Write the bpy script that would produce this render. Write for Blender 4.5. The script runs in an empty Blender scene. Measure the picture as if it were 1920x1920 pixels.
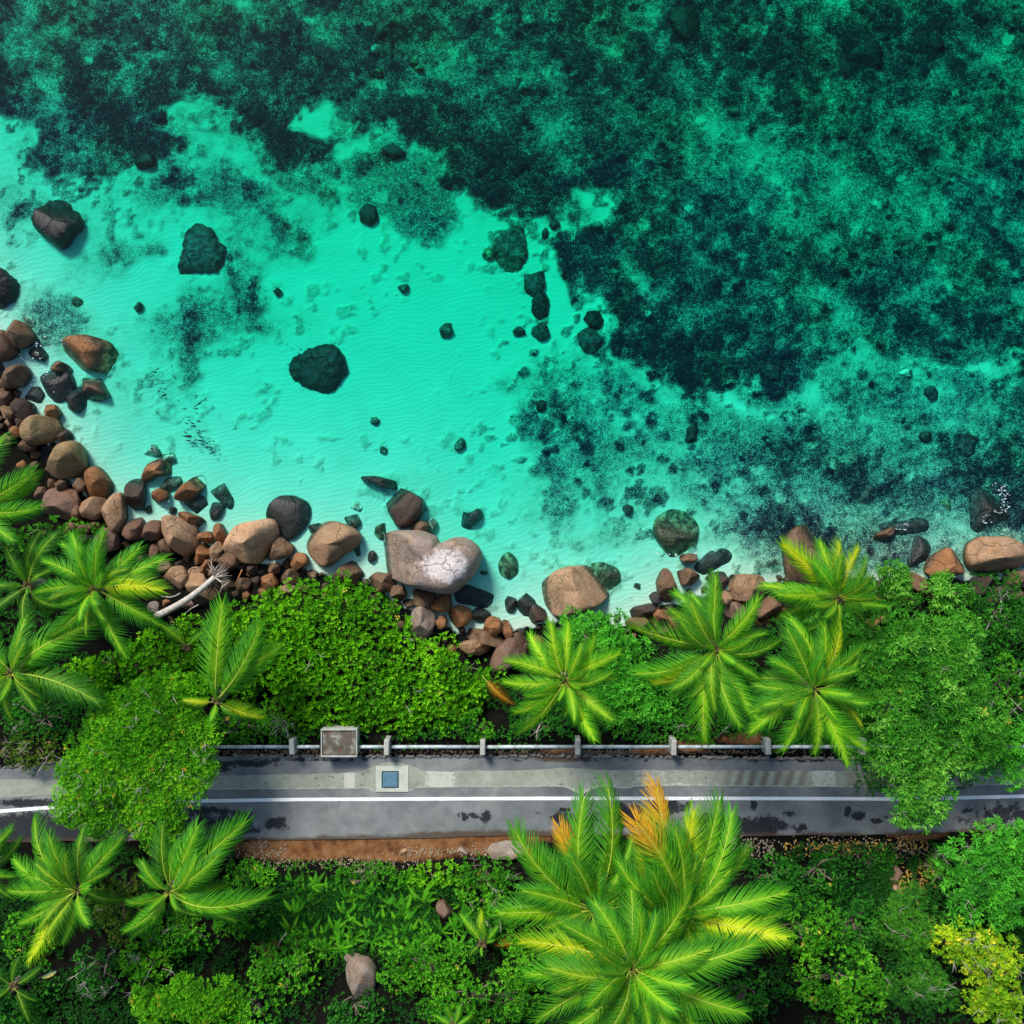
import bpy, math, random
import numpy as np
from mathutils import Vector, Matrix
R = math.radians
sc = bpy.context.scene
CAMH = 45.0
# ---------------------------------------------------------------- camera, sky, sun, exposure
cam = bpy.data.objects.new("camera", bpy.data.cameras.new("camera"))
sc.collection.objects.link(cam); sc.camera = cam
cam.location = (0, 0, CAMH); cam.rotation_euler = (0, 0, 0)
cam.data.sensor_fit = 'HORIZONTAL'; cam.data.angle = 2*math.atan(24/CAMH)
cam.data.clip_start = 0.5; cam.data.clip_end = 2000
w = bpy.data.worlds.new("World"); sc.world = w; w.use_nodes = True
nt = w.node_tree; bg = nt.nodes['Background']
sky = nt.nodes.new('ShaderNodeTexSky'); sky.sky_type = 'NISHITA'; sky.sun_disc = False
SUN_EL, SUN_AZ = 43.0, -28.0          # azimuth clockwise from the top of the photo (+Y)
sky.sun_elevation = R(SUN_EL); sky.sun_rotation = R(SUN_AZ)
sky.air_density = 1.0; sky.dust_density = 1.2
nt.links.new(sky.outputs[0], bg.inputs[0]); bg.inputs[1].default_value = 0.12
sl = bpy.data.lights.new("sun", 'SUN'); sun = bpy.data.objects.new("sun", sl); sc.collection.objects.link(sun)
sl.energy = 2.9; sl.angle = R(15); sl.color = (1, .95, .86)
sd = Vector((math.sin(R(SUN_AZ))*math.cos(R(SUN_EL)), math.cos(R(SUN_AZ))*math.cos(R(SUN_EL)), math.sin(R(SUN_EL))))
sun.rotation_euler = sd.to_track_quat('Z', 'Y').to_euler()
sc.view_settings.view_transform = 'Standard'; sc.view_settings.look = 'None'
sc.view_settings.exposure = 0.52; sc.view_settings.gamma = 1
sc.cycles.transparent_max_bounces = 12; sc.cycles.max_bounces = 6; sc.cycles.volume_bounces = 0
sc.cycles.diffuse_bounces = 3; sc.cycles.caustics_reflective = False; sc.cycles.caustics_refractive = False

# ---------------------------------------------------------------- helpers
rng = np.random.default_rng(7); random.seed(7)
def P(px, py, z=0.0):
    k = (CAMH - z)/CAMH/40
    return ((px-960)*k, (960-py)*k, z)
def PV(px, py, z):
    k = (CAMH - z)/CAMH/40
    return np.stack([(px-960)*k, (960-py)*k, z+0*px], -1)
def lattice_noise(x, y, scale, seed):
    r = np.random.default_rng(seed); G = r.random((128, 128))
    u = x/scale; v = y/scale
    i = np.floor(u).astype(int); j = np.floor(v).astype(int); fu = u-i; fv = v-j
    fu = fu*fu*(3-2*fu); fv = fv*fv*(3-2*fv)
    g = lambda a, b: G[a % 128, b % 128]
    return (g(i, j)*(1-fu)+g(i+1, j)*fu)*(1-fv)+(g(i, j+1)*(1-fu)+g(i+1, j+1)*fu)*fv
def fbm(x, y, scale, seed, oct=4, gain=.5):
    s = 0; a = 1; t = 0
    for k in range(oct):
        s = s + a*lattice_noise(x+37.7*k, y-11.3*k, scale/2**k, seed+k); t += a; a *= gain
    return s/t*2-1
def sstep(a, b, x):
    t = np.clip((x-a)/(b-a), 0, 1); return t*t*(3-2*t)
def poly_sd(x, y, pts, closed=True):
    """signed distance to a polygon, positive inside"""
    pts = np.array(pts, float); n = len(pts); d = np.full(np.shape(x), 1e9); ins = np.zeros(np.shape(x), bool)
    for a in range(n if closed else n-1):
        x0, y0 = pts[a]; x1, y1 = pts[(a+1) % n]
        ex, ey = x1-x0, y1-y0; L = ex*ex+ey*ey+1e-9
        t = np.clip(((x-x0)*ex+(y-y0)*ey)/L, 0, 1)
        d = np.minimum(d, np.hypot(x-x0-t*ex, y-y0-t*ey))
        c = ((y0 > y) != (y1 > y)) & (x < (x1-x0)*(y-y0)/(y1-y0+1e-12)+x0)
        ins ^= c
    return np.where(ins, d, -d)
SHORE = [(-900,200),(-200,430),(-60,590),(15,700),(60,800),(110,862),(150,925),(230,985),(330,1010),(420,1045),(560,1065),(700,1095),(760,1140),(860,1185),(960,1185),(1040,1165),(1180,1175),(1240,1135),(1360,1110),(1450,1095),(1600,1085),(1700,1085),(1800,1085),(1940,1080),(2300,1060),(3200,1000)]
SHPOLY = SHORE + [(9000,900),(9000,9000),(-9000,9000),(-9000,100)]
def Hf(px, py):
    px = np.asarray(px, float); py = np.asarray(py, float)
    d = poly_sd(px, py, SHPOLY)/40.0
    s = np.maximum(-d, 0)
    depth = .06+1.25*(1-np.exp(-s/10.5))+.04*np.minimum(s, 60)
    ld = np.maximum(d, 0)
    land = -.12+1.1*sstep(0, 3.0, ld)
    up = sstep(1270, 1385, py)
    land = land*(1-up)+2.14*up
    hill = np.maximum(py-1612, 0)/40*.42
    land = np.where(py > 1612, 2.14+hill+sstep(1620, 1760, py)*.35*fbm(px, py, 130, 5), land)
    land = np.minimum(land, 12)
    return np.where(d > 0, land, -depth)
def H1(px, py): return float(Hf(np.array([px]), np.array([py]))[0])
def link(o, parent=None):
    sc.collection.objects.link(o)
    if parent is not None: o.parent = parent
    return o
def tag(o, label=None, cat=None, group=None, kind=None):
    if label: o['label'] = label
    if cat: o['category'] = cat
    if group: o['group'] = group
    if kind: o['kind'] = kind
    return o
def empty(name, loc, **kw):
    o = bpy.data.objects.new(name, None); o.location = loc; link(o); o.empty_display_size = .2
    return tag(o, **kw)
def npmesh(name, V, F, mats, smooth=True, attrs=None, mi=None):
    """V (n,3), F (m,k) array (all faces with k corners) or list of arrays"""
    me = bpy.data.meshes.new(name); V = np.asarray(V, np.float32)
    Fs = F if isinstance(F, list) else [F]
    Fs = [np.asarray(f, np.int32) for f in Fs if len(f)]
    me.vertices.add(len(V)); me.vertices.foreach_set('co', V.ravel())
    loops = np.concatenate([f.ravel() for f in Fs]); tot = np.concatenate([np.full(len(f), f.shape[1], np.int32) for f in Fs])
    st = np.concatenate([[0], np.cumsum(tot)[:-1]]).astype(np.int32)
    me.loops.add(len(loops)); me.loops.foreach_set('vertex_index', loops.astype(np.int32))
    me.polygons.add(len(tot)); me.polygons.foreach_set('loop_start', st); me.polygons.foreach_set('loop_total', tot)
    me.polygons.foreach_set('use_smooth', np.full(len(tot), smooth))
    for m in (mats if isinstance(mats, (list, tuple)) else [mats]): me.materials.append(m)
    if mi is not None: me.polygons.foreach_set('material_index', np.asarray(mi, np.int32))
    for k, a in (attrs or {}).items():
        at = me.attributes.new(k, 'FLOAT', 'POINT'); at.data.foreach_set('value', np.asarray(a, np.float32))
    me.update(calc_edges=True); me.validate()
    return me
def mobj(name, me, parent=None, **kw):
    o = bpy.data.objects.new(name, me); link(o, parent); return tag(o, **kw)
def grid_faces(nu, nv, wrap=False):
    i = np.arange(nu if wrap else nu-1)[:, None]; j = np.arange(nv-1)[None]
    a = i*nv+j; b = ((i+1) % nu)*nv+j
    return np.stack([a, b, b+1, a+1], -1).reshape(-1, 4)
def tube(pts, rad, n=7, cap=True):
    pts = [Vector(p) for p in pts]; V = []
    for k, p in enumerate(pts):
        t = (pts[min(k+1, len(pts)-1)]-pts[max(k-1, 0)]).normalized()
        a = t.orthogonal().normalized(); b = t.cross(a)
        if k and True:
            a0 = pa - t*pa.dot(t)
            if a0.length > 1e-4: a = a0.normalized(); b = t.cross(a)
        pa = a
        r = rad[k] if hasattr(rad, '__len__') else rad
        for q in range(n):
            an = 2*math.pi*q/n; V.append(p+(a*math.cos(an)+b*math.sin(an))*r)
    F = []
    for k in range(len(pts)-1):
        for q in range(n):
            F.append((k*n+q, k*n+(q+1) % n, (k+1)*n+(q+1) % n, (k+1)*n+q))
    V = [tuple(v) for v in V]
    T = []
    if cap:
        for base, rev in ((0, True), ((len(pts)-1)*n, False)):
            c = len(V); V.append(tuple(pts[0] if rev else pts[-1]))
            for q in range(n):
                T.append((c, base+(q+1) % n, base+q) if rev else (c, base+q, base+(q+1) % n))
    return V, F, T
class MB:
    def __init__(s): s.V = []; s.Q = []; s.T = []
    def add(s, V, Q=(), T=()):
        o = len(s.V); s.V += [tuple(v) for v in V]; s.Q += [tuple(i+o for i in q) for q in Q]; s.T += [tuple(i+o for i in t) for t in T]
    def tube(s, pts, rad, n=7): s.add(*tube(pts, rad, n))
    def box(s, c, d, bev=.02, rot=0):
        cx, cy, cz = c; hx, hy, hz = d[0]/2, d[1]/2, d[2]/2; V = []
        for z, sh in ((-hz, 0), (hz-bev, 0), (hz, bev)):
            for x, y in ((-1,-1),(1,-1),(1,1),(-1,1)):
                X = x*(hx-sh); Y = y*(hy-sh); V.append((cx+X*math.cos(rot)-Y*math.sin(rot), cy+X*math.sin(rot)+Y*math.cos(rot), cz+z))
        Q = [(3,2,1,0),(8,9,10,11)]
        for l in (0, 4):
            for k in range(4): Q.append((l+k, l+(k+1) % 4, l+4+(k+1) % 4, l+4+k))
        s.add(V, Q)
    def mesh(s, name, mat, smooth=False):
        F = []
        if s.Q: F.append(np.array(s.Q))
        if s.T: F.append(np.array(s.T))
        return npmesh(name, np.array(s.V), F, mat, smooth)
    def build(s, name, mat, parent=None, smooth=False, **kw): return mobj(name, s.mesh(name, mat, smooth), parent, **kw)

# ---- material helpers
def mat(name):
    m = bpy.data.materials.new(name); m.use_nodes = True; n = m.node_tree
    return m, n, n.nodes['Principled BSDF']
class NB:
    def __init__(s, nt): s.t = nt
    def n(s, typ, **kw):
        o = s.t.nodes.new(typ)
        for k, v in kw.items(): setattr(o, k, v)
        return o
    def l(s, a, b): s.t.links.new(a, b)
    def val(s, v, sock):
        if isinstance(v, (int, float)): sock.default_value = v
        elif isinstance(v, tuple): sock.default_value = v if len(v) == 4 or len(sock.default_value) == 3 else (*v, 1)
        else: s.l(v, sock)
    def math(s, op, a, b=0.0, c=None, clamp=False):
        o = s.n('ShaderNodeMath', operation=op, use_clamp=clamp); s.val(a, o.inputs[0]); s.val(b, o.inputs[1])
        if c is not None: s.val(c, o.inputs[2])
        return o.outputs[0]
    def mix(s, f, a, b, mode='MIX'):
        o = s.n('ShaderNodeMix', data_type='RGBA', blend_type=mode); s.val(f, o.inputs[0]); s.val(a, o.inputs[6]); s.val(b, o.inputs[7]); return o.outputs[2]
    def noise(s, vec, scale, detail=3, rough=.5, dist=0, out=0):
        o = s.n('ShaderNodeTexNoise'); o.inputs['Scale'].default_value = scale; o.inputs['Detail'].default_value = detail
        o.inputs['Roughness'].default_value = rough; o.inputs['Distortion'].default_value = dist
        if vec is not None: s.l(vec, o.inputs['Vector'])
        return o.outputs[out]
    def vor(s, vec, scale, feature='F1', out=0, rand=1):
        o = s.n('ShaderNodeTexVoronoi', feature=feature); o.inputs['Scale'].default_value = scale; o.inputs['Randomness'].default_value = rand
        s.l(vec, o.inputs['Vector']); return o.outputs[out]
    def ramp(s, f, stops, interp='LINEAR'):
        o = s.n('ShaderNodeValToRGB'); s.l(f, o.inputs[0]); cr = o.color_ramp; cr.interpolation = interp
        while len(cr.elements) < len(stops): cr.elements.new(.5)
        for e, (p, c) in zip(cr.elements, stops): e.position = p; e.color = (*c, 1) if len(c) == 3 else c
        return o.outputs[0]
    def rng(s, v, a, b, c=0.0, d=1.0):
        o = s.n('ShaderNodeMapRange'); s.val(v, o.inputs[0])
        for i, q in enumerate((a, b, c, d)): o.inputs[i+1].default_value = q
        return o.outputs[0]
    def pos(s): return s.n('ShaderNodeNewGeometry').outputs['Position']
    def obj(s): return s.n('ShaderNodeTexCoord').outputs['Object']
    def attr(s, name): return s.n('ShaderNodeAttribute', attribute_name=name).outputs['Fac']
    def bump(s, h, strength, dist, bsdf):
        o = s.n('ShaderNodeBump'); o.inputs['Strength'].default_value = strength; o.inputs['Distance'].default_value = dist
        s.l(h, o.inputs['Height']); s.l(o.outputs[0], bsdf.inputs['Normal']); return o
def simple(name, c, rough=.8, var=.25, scale=6, bump=0, bscale=30, spec=.3):
    m, t, b = mat(name); k = NB(t); p = k.pos()
    n1 = k.noise(p, scale, 5, .6)
    dk = tuple(x*(1-var) for x in c); lt = tuple(min(x*(1+var), 1) for x in c)
    k.l(k.ramp(n1, [(.3, dk), (.7, lt)]), b.inputs['Base Color']); b.inputs['Roughness'].default_value = rough
    b.inputs['Specular IOR Level'].default_value = spec
    if bump: k.bump(k.noise(p, bscale, 4, .6), bump, .02, b)
    return m

# ---------------------------------------------------------------- ground (seabed + land) as one sheet
def stretched(lo, hi, n, far, m=14):
    core = np.linspace(lo, hi, n); g = np.geomspace(8, far, m)
    return np.concatenate([lo-g[::-1], core, hi+g])
gx = stretched(-80, 2000, 560, 9000); gy = stretched(-80, 2010, 560, 9000)
PX, PY = np.meshgrid(gx, gy, indexing='ij')
Z = Hf(PX, PY)
REEF = [(-900,150),(0,210),(30,222),(55,252),(62,300),(92,328),(135,338),(190,335),(240,322),(272,300),(318,292),(330,258),(300,240),(290,212),(322,186),(345,168),(368,166),(396,190),(440,196),(446,235),(470,262),(500,285),(550,318),(600,302),(628,270),(590,250),(545,228),(560,196),(612,190),(640,240),(650,262),(700,240),(738,232),(762,272),(800,286),(832,292),(820,330),(850,360),(872,346),(922,376),(980,396),(1022,385),(1062,362),(1150,372),(1162,400),(1100,428),(1062,420),(1038,452),(1046,485),(1062,520),(1092,560),(1132,566),(1166,600),(1150,650),(1192,682),(1242,702),(1292,742),(1352,712),(1422,702),(1452,742),(1502,722),(1542,682),(1602,640),(1682,660),(1752,692),(1832,672),(1935,670),(3500,700),(9000,700),(9000,-9000),(-9000,-9000)]
MIDZ = [(1040,640),(1120,690),(1200,760),(1300,740),(1460,740),(1560,660),(1935,660),(3500,650),(3500,1160),(1935,1130),(1700,1110),(1560,1110),(1440,1090),(1340,990),(1240,905),(1130,880),(1020,800),(960,700)]
MID2 = [(640,300),(700,275),(820,290),(862,400),(850,440),(800,465),(740,440),(700,400),(650,380)]
WX = PX+22*fbm(PX, PY, 60, 11)+13*fbm(PX, PY, 18, 12); WY = PY+22*fbm(PX, PY, 60, 21)+13*fbm(PX, PY, 18, 22)
sdr = poly_sd(WX, WY, REEF); sdm = poly_sd(WX, WY, MIDZ); sd2 = poly_sd(WX, WY, MID2)
inr = sstep(-16, 14, sdr+16*fbm(PX, PY, 22, 13))
n_big = fbm(PX, PY, 150, 31); n_med = fbm(PX, PY, 46, 41); n_sm = fbm(PX, PY, 17, 51, 3)
diag = fbm((PX+PY)*.35, (PX-PY), 60, 61, 3)
ridge = 1-np.abs(fbm(PX, PY, 34, 57, 3))*2.4
reef = inr*(.635+.05*sstep(420, 0, PY)+.12*n_big+.26*n_med+.20*diag+.26*n_sm+.07*(ridge-.5))
edge = np.exp(-np.maximum(sdr, 0)/55)*inr*(sdr > 0)
reef += .20*edge*(PX < 1500)
nclu = fbm(PX, PY, 20, 63, 3); cl = np.clip((nclu-.18)*2.2, 0, .5)
halo = np.exp(-np.maximum(-sdr, 0)/60)*(sdr < 0)
mid = sstep(-70, 110, sdm)*(.34+.24*n_med+.18*n_big+.20*n_sm+.14*sstep(1200, 1700, PX)*(PY > 640))
reef = np.maximum(reef, mid)+cl*(.75*halo+.5*sstep(-160, 0, sdm)*(sdm < 60))*(sdr < 0)+.10*halo*(sdr < 0)
cloud = np.maximum(0, fbm(PX, PY, 120, 99, 5)+.05)
reef += (sdr < 0)*(.17*cloud*sstep(1100, 500, np.hypot(PX-250, PY-480)*2.2)+.09*cloud+cl*.30*sstep(.0, .3, cloud))
reef = np.maximum(reef, sstep(-18, 22, sd2)*(.40+.08*n_med+.05*n_sm))
GS = [  # x, y, rx, ry, rotation (deg, clockwise), amount
 (1370,270,150,26,46,-.30),(1480,410,70,30,50,-.26),(1600,380,110,40,50,-.20),(1770,430,130,60,40,-.24),(1330,45,55,22,60,-.28),
 (1612,52,60,18,50,-.38),(1550,45,16,36,0,-.25),(1830,70,60,24,40,-.30),(1890,120,30,20,0,-.3),(1700,200,90,40,40,-.18),(1560,560,60,24,45,-.28),
 (1500,560,30,30,0,-.2),(1420,330,60,30,40,-.15),(95,150,30,60,-30,-.42),(25,60,22,80,20,-.30),(115,60,30,20,0,-.25),(130,215,25,60,-35,-.30),(200,90,70,20,20,-.25),
 (250,130,24,24,0,-.30),(360,60,60,24,30,-.2),(460,25,20,30,0,-.35),(420,130,70,22,30,-.22),(240,300,70,22,-10,-.25),(255,175,14,20,0,-.3),(500,110,80,30,30,-.12),
 (820,110,60,30,20,-.24),(760,165,24,16,0,-.32),(680,30,60,40,0,-.15),(860,170,70,30,25,-.2),(960,80,70,24,50,-.14),(1040,260,36,60,-20,-.34),(1150,80,20,50,-30,-.3),(1220,20,30,20,0,-.35),(1200,250,90,50,40,-.18),
 (1190,500,24,50,-38,-.40),(1215,540,16,30,-30,-.3),(1110,580,22,30,0,-.55),(1092,520,12,30,-20,-.35),(1260,600,36,26,0,-.34),(1090,540,20,8,40,-.3),(1300,230,60,40,20,-.1),(1060,380,80,14,0,-.1),
 (1580,600,26,40,0,-.3),(1370,740,60,18,30,-.3),(1420,720,30,14,0,-.25),
 (150,160,26,70,-35,.22),(190,200,60,80,-40,.22),(60,290,40,24,30,.15),(300,280,60,40,0,.2),(0,150,14,70,0,.3),(420,235,90,40,10,.2),(560,270,60,24,10,.25),(300,150,60,30,0,.08),
 (180,40,120,30,0,.14),(960,340,110,44,10,.22),(1040,385,60,20,10,.25),(740,260,60,20,0,.2),(1130,460,60,36,30,.14),(1320,430,140,80,20,.12),(1190,640,70,50,30,.24),(1380,660,150,46,10,.2),
 (1720,600,190,50,0,.16),(1440,70,140,50,0,.13),(1620,100,50,44,0,.38),(1290,50,40,50,0,.3),(1700,80,90,50,30,.15),(1180,120,60,60,0,.12),(1400,500,90,60,0,.05),(1880,500,60,60,0,.15),(720,60,60,30,0,.08),
 (1290,700,60,24,40,.28),(1400,730,80,20,20,.2),(1860,480,90,60,0,.1),(1750,30,90,30,0,.2),(1240,280,40,40,0,.12),
 (1420,975,80,36,10,.16),(1600,905,50,22,30,.30),(1660,935,70,22,10,.30),(1790,900,60,40,0,.12),(1890,890,60,70,0,.22),(1900,950,60,60,0,.20),(1480,1000,60,30,0,.3),
 (1640,985,180,40,5,-.14),(1800,830,50,20,0,.3),(1660,820,50,50,0,-.25),(1740,730,80,24,60,-.2),(1830,690,50,16,0,-.3),(1610,690,40,30,0,-.2),(1540,760,40,60,0,-.22),(1700,960,70,30,10,-.3),(1850,760,30,60,30,-.2),(1640,870,30,20,0,.2),(1580,880,30,16,0,.25),(1820,1000,30,40,0,-.2),
 (1570,1020,60,60,0,.12),(1380,1010,60,40,0,.1),(1320,800,60,22,45,.25),(1200,760,70,26,40,.18),(1150,720,30,20,0,.2),(1440,880,70,40,10,.15),(1520,830,40,40,0,.15),
 (290,465,24,18,0,.4),(230,480,40,30,0,.25),(215,440,8,50,-12,.25),(170,470,60,80,0,.12),(60,400,60,20,0,.25),(40,395,20,12,0,.3),(130,400,30,10,0,.2),(90,570,40,40,0,.28),(110,610,50,30,0,.2),(300,360,40,40,0,.25),(345,350,30,24,20,.4),(350,345,60,26,20,.15),
 (440,360,60,30,0,.25),(480,400,90,60,30,.20),(520,430,50,30,60,.3),(430,330,60,20,30,.2),(560,340,80,20,20,.3),(570,460,14,30,0,.35),(450,520,40,90,-20,.28),(360,620,24,60,0,.32),(400,600,60,60,20,.18),(460,560,24,60,-20,.25),(350,690,20,40,0,.3),(290,620,40,70,0,.12),
 (840,420,30,20,0,.15),(800,455,20,20,0,.2),(770,380,60,40,0,.12),(730,290,24,14,0,.35),(680,310,30,14,0,.25),(620,320,30,16,0,.28),(300,330,30,12,0,.2),(600,400,40,40,0,.1),
 (940,720,24,14,0,.2),(1040,870,30,50,-10,.3),(1060,790,24,60,-25,.2),(980,800,20,50,-20,.2),(1100,820,20,60,-30,.2),(1130,930,20,40,0,.2),(1160,1000,50,24,0,.16),(850,830,14,20,0,.2),(1050,960,30,30,30,.25),(1080,1010,24,16,20,.2),(1190,950,30,30,0,.15),
 (760,890,60,20,0,.08),(1000,930,60,50,0,.1),(1090,900,60,60,0,.15)]
for (x, y, rx, ry, rt, am) in GS:
    c, s = math.cos(R(rt)), math.sin(R(rt)); dx = WX-x; dy = WY-y
    u = (dx*c+dy*s)/rx; v = (-dx*s+dy*c)/ry
    reef += am*(1.15 if am > 0 else .85)*np.exp(-np.maximum(u*u+v*v-.25, 0)*1.1)*(.85+.5*n_sm)
reef = np.clip(reef, 0, None); reef = np.where(reef > .82, .82+.5*(reef-.82), reef)+.10*(reef > .5)*n_sm
reef = np.clip(reef, 0, 1.0)
shd = poly_sd(PX, PY, SHPOLY)
reef *= sstep(5, np.where(PX > 1300, -22, -60), shd)
Z = Z+np.where(Z < -.2, reef*.22+.12*reef*n_sm, 0)
land = sstep(-14, 14, shd+8*n_sm)
soil = np.zeros_like(Z)
for (x, y, rx, ry, am) in [(560,1592,150,22,1),(740,1592,140,24,1),(880,1580,120,26,1),(960,1568,90,18,.9),(1230,1408,50,10,1),(1060,1412,60,12,.7),(1400,1385,60,14,.8),(1720,1562,60,16,.9),(1230,1160,80,30,.6),(1640,1600,120,20,.4),(570,1740,30,50,.5),(505,1770,30,40,.5),(1440,1150,60,30,.5),(1290,1400,60,14,.7)]:
    soil = np.maximum(soil, am*np.exp(-((PX-x)/rx)**2-((PY-y)/ry)**2))
gm, t, b = mat('seabed_and_soil'); k = NB(t); p = k.pos()
at = k.attr('reef')
wp_ = k.n('ShaderNodeVectorMath', operation='MULTIPLY_ADD'); k.l(k.noise(p, 2.5, 4, .6, out=1), wp_.inputs[0]); wp_.inputs[1].default_value = (.55, .55, .55); k.l(p, wp_.inputs[2]); pw = wp_.outputs[0]
nf = k.noise(p, 4.5, 5, .62); nf2 = k.noise(p, 16, 6, .75); vv = k.vor(pw, 3.6); v2 = k.vor(pw, 1.25); v3 = k.vor(pw, .8)
amp = k.math('MULTIPLY', k.rng(at, .03, .30), k.rng(at, .2, .75, .62, 1.0))
d1 = k.math('MULTIPLY', k.math('SUBTRACT', nf, .5), 1.15)
d2 = k.math('MULTIPLY', k.math('SUBTRACT', nf2, .5), 3.2)
spn = k.noise(p, 5.5, 3, .5)
d3 = k.math('MULTIPLY', k.rng(vv, .25, .05), .16)
d4 = k.math('MULTIPLY', k.math('MULTIPLY', k.rng(v2, .34, .24), k.rng(k.noise(p, .9, 2), .50, .62)), .42)
d5 = k.math('MULTIPLY', k.math('MULTIPLY', k.rng(v3, .30, .20), k.rng(k.noise(p, .55, 2), .52, .60)), -.35)
d4 = k.math('ADD', d4, d5)
dd = k.math('ADD', k.math('ADD', d1, d2), k.math('ADD', d3, d4))
v = k.math('ADD', at, k.math('MULTIPLY', dd, amp))
sandn = k.noise(p, .5, 4, .6)
sand = k.ramp(sandn, [(.3, (.82, .82, .68)), (.7, (.90, .90, .76))])
v = k.math('ADD', v, k.math('MULTIPLY', k.rng(spn, .70, .76), k.rng(at, .0, .12, .16, .30)))
reefc = k.ramp(v, [(.10, (.80, .82, .62)), (.26, (.42, .60, .46)), (.42, (.20, .30, .28)), (.58, (.09, .120, .138)), (.74, (.035, .048, .072)), (.92, (.008, .014, .030))])
wcol = k.mix(k.rng(v, .05, .16), sand, reefc)
wcol = k.mix(k.math('MULTIPLY', k.rng(k.vor(p, 11), .5, .1), k.rng(at, .3, .5, 0, .35)), wcol, (1.5, 1.5, 1.5), 'MULTIPLY')
grn = k.noise(p, .22, 3, .5)
wcol = k.mix(k.math('MULTIPLY', k.rng(grn, .45, .7), k.rng(at, .2, .6, 0, .5)), wcol, (.75, 1.15, .62), 'MULTIPLY')
spk = k.math('MULTIPLY', k.rng(k.vor(p, 2.6), .045, .03), k.rng(at, .2, .5))
spk = k.math('MULTIPLY', spk, k.rng(k.noise(p, .8, 2), .5, .56))
wcol = k.mix(spk, wcol, (.85, .9, .8))
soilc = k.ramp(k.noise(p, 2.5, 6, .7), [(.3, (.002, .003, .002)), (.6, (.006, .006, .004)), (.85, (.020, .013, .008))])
orange = k.ramp(k.noise(p, 1.6, 6, .7), [(.30, (.06, .026, .012)), (.42, (.15, .065, .026)), (.56, (.25, .115, .045)), (.75, (.32, .20, .12))])
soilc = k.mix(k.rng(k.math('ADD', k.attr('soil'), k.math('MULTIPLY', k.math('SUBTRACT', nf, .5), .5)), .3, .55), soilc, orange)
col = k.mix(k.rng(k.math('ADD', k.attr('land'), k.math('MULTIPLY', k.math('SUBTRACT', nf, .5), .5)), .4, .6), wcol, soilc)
k.l(col, b.inputs['Base Color']); b.inputs['Roughness'].default_value = .95; b.inputs['Specular IOR Level'].default_value = .1
# sand ripples
mp = k.n('ShaderNodeMapping'); mp.inputs['Rotation'].default_value = (0, 0, R(-14)); k.l(p, mp.inputs[0])
wv = k.n('ShaderNodeTexWave', wave_type='BANDS', bands_direction='Y', wave_profile='SIN'); wv.inputs['Scale'].default_value = 1.35; wv.inputs['Distortion'].default_value = 14
wv.inputs['Detail'].default_value = 2; wv.inputs['Detail Scale'].default_value = .55; k.l(mp.outputs[0], wv.inputs[0])
hh = k.math('MULTIPLY', wv.outputs['Fac'], k.math('MULTIPLY', k.rng(at, .25, .02, 0, .011), k.math('SUBTRACT', 1.0, k.attr('land'))))
hh = k.math('ADD', hh, k.math('MULTIPLY', k.math('ADD', nf, nf2), k.math('MULTIPLY', amp, .16)))
bp = k.n('ShaderNodeBump'); bp.inputs['Strength'].default_value = .75; bp.inputs['Distance'].default_value = 1.0; k.l(hh, bp.inputs['Height']); k.l(bp.outputs[0], b.inputs['Normal'])
V = PV(PX.ravel(), PY.ravel(), Z.ravel())
nx, ny = PX.shape
mobj('ground', npmesh('ground', V, grid_faces(nx, ny)[:, ::-1], gm, True, {'reef': reef.ravel(), 'land': land.ravel(), 'soil': soil.ravel()}), kind='structure')

# ---------------------------------------------------------------- sea: a closed body of clear water that swallows red light
wm = bpy.data.materials.new('sea_water'); wm.use_nodes = True; t = wm.node_tree; t.nodes.clear(); k = NB(t)
out = k.n('ShaderNodeOutputMaterial'); tr = k.n('ShaderNodeBsdfTransparent'); gl = k.n('ShaderNodeBsdfGlossy'); gl.inputs['Roughness'].default_value = .02
fr = k.n('ShaderNodeFresnel'); fr.inputs['IOR'].default_value = 1.27; mx = k.n('ShaderNodeMixShader')
p = k.pos(); bp = k.n('ShaderNodeBump'); bp.inputs['Strength'].default_value = 1; bp.inputs['Distance'].default_value = .010
hn = k.math('ADD', k.noise(p, 1.3, 3, .6), k.math('MULTIPLY', k.noise(p, 6, 3, .6), .35)); k.l(hn, bp.inputs['Height'])
k.l(bp.outputs[0], gl.inputs['Normal']); k.l(bp.outputs[0], fr.inputs['Normal'])
k.l(fr.outputs[0], mx.inputs[0]); k.l(tr.outputs[0], mx.inputs[1]); k.l(gl.outputs[0], mx.inputs[2]); k.l(mx.outputs[0], out.inputs[0])
va = k.n('ShaderNodeVolumeAbsorption'); va.inputs['Color'].default_value = (.0, .975, .905, 1); va.inputs['Density'].default_value = 1.45
k.l(va.outputs[0], out.inputs['Volume'])
W = 260; mb = MB(); mb.V = [(x, y, z) for z in (-12, 0) for (x, y) in ((-W,-60),(W,-60),(W,W),(-W,W))]
mb.Q = [(3,2,1,0),(4,5,6,7),(0,1,5,4),(1,2,6,5),(2,3,7,6),(3,0,4,7)]
mb.build('sea_water', wm, kind='structure')

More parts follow.
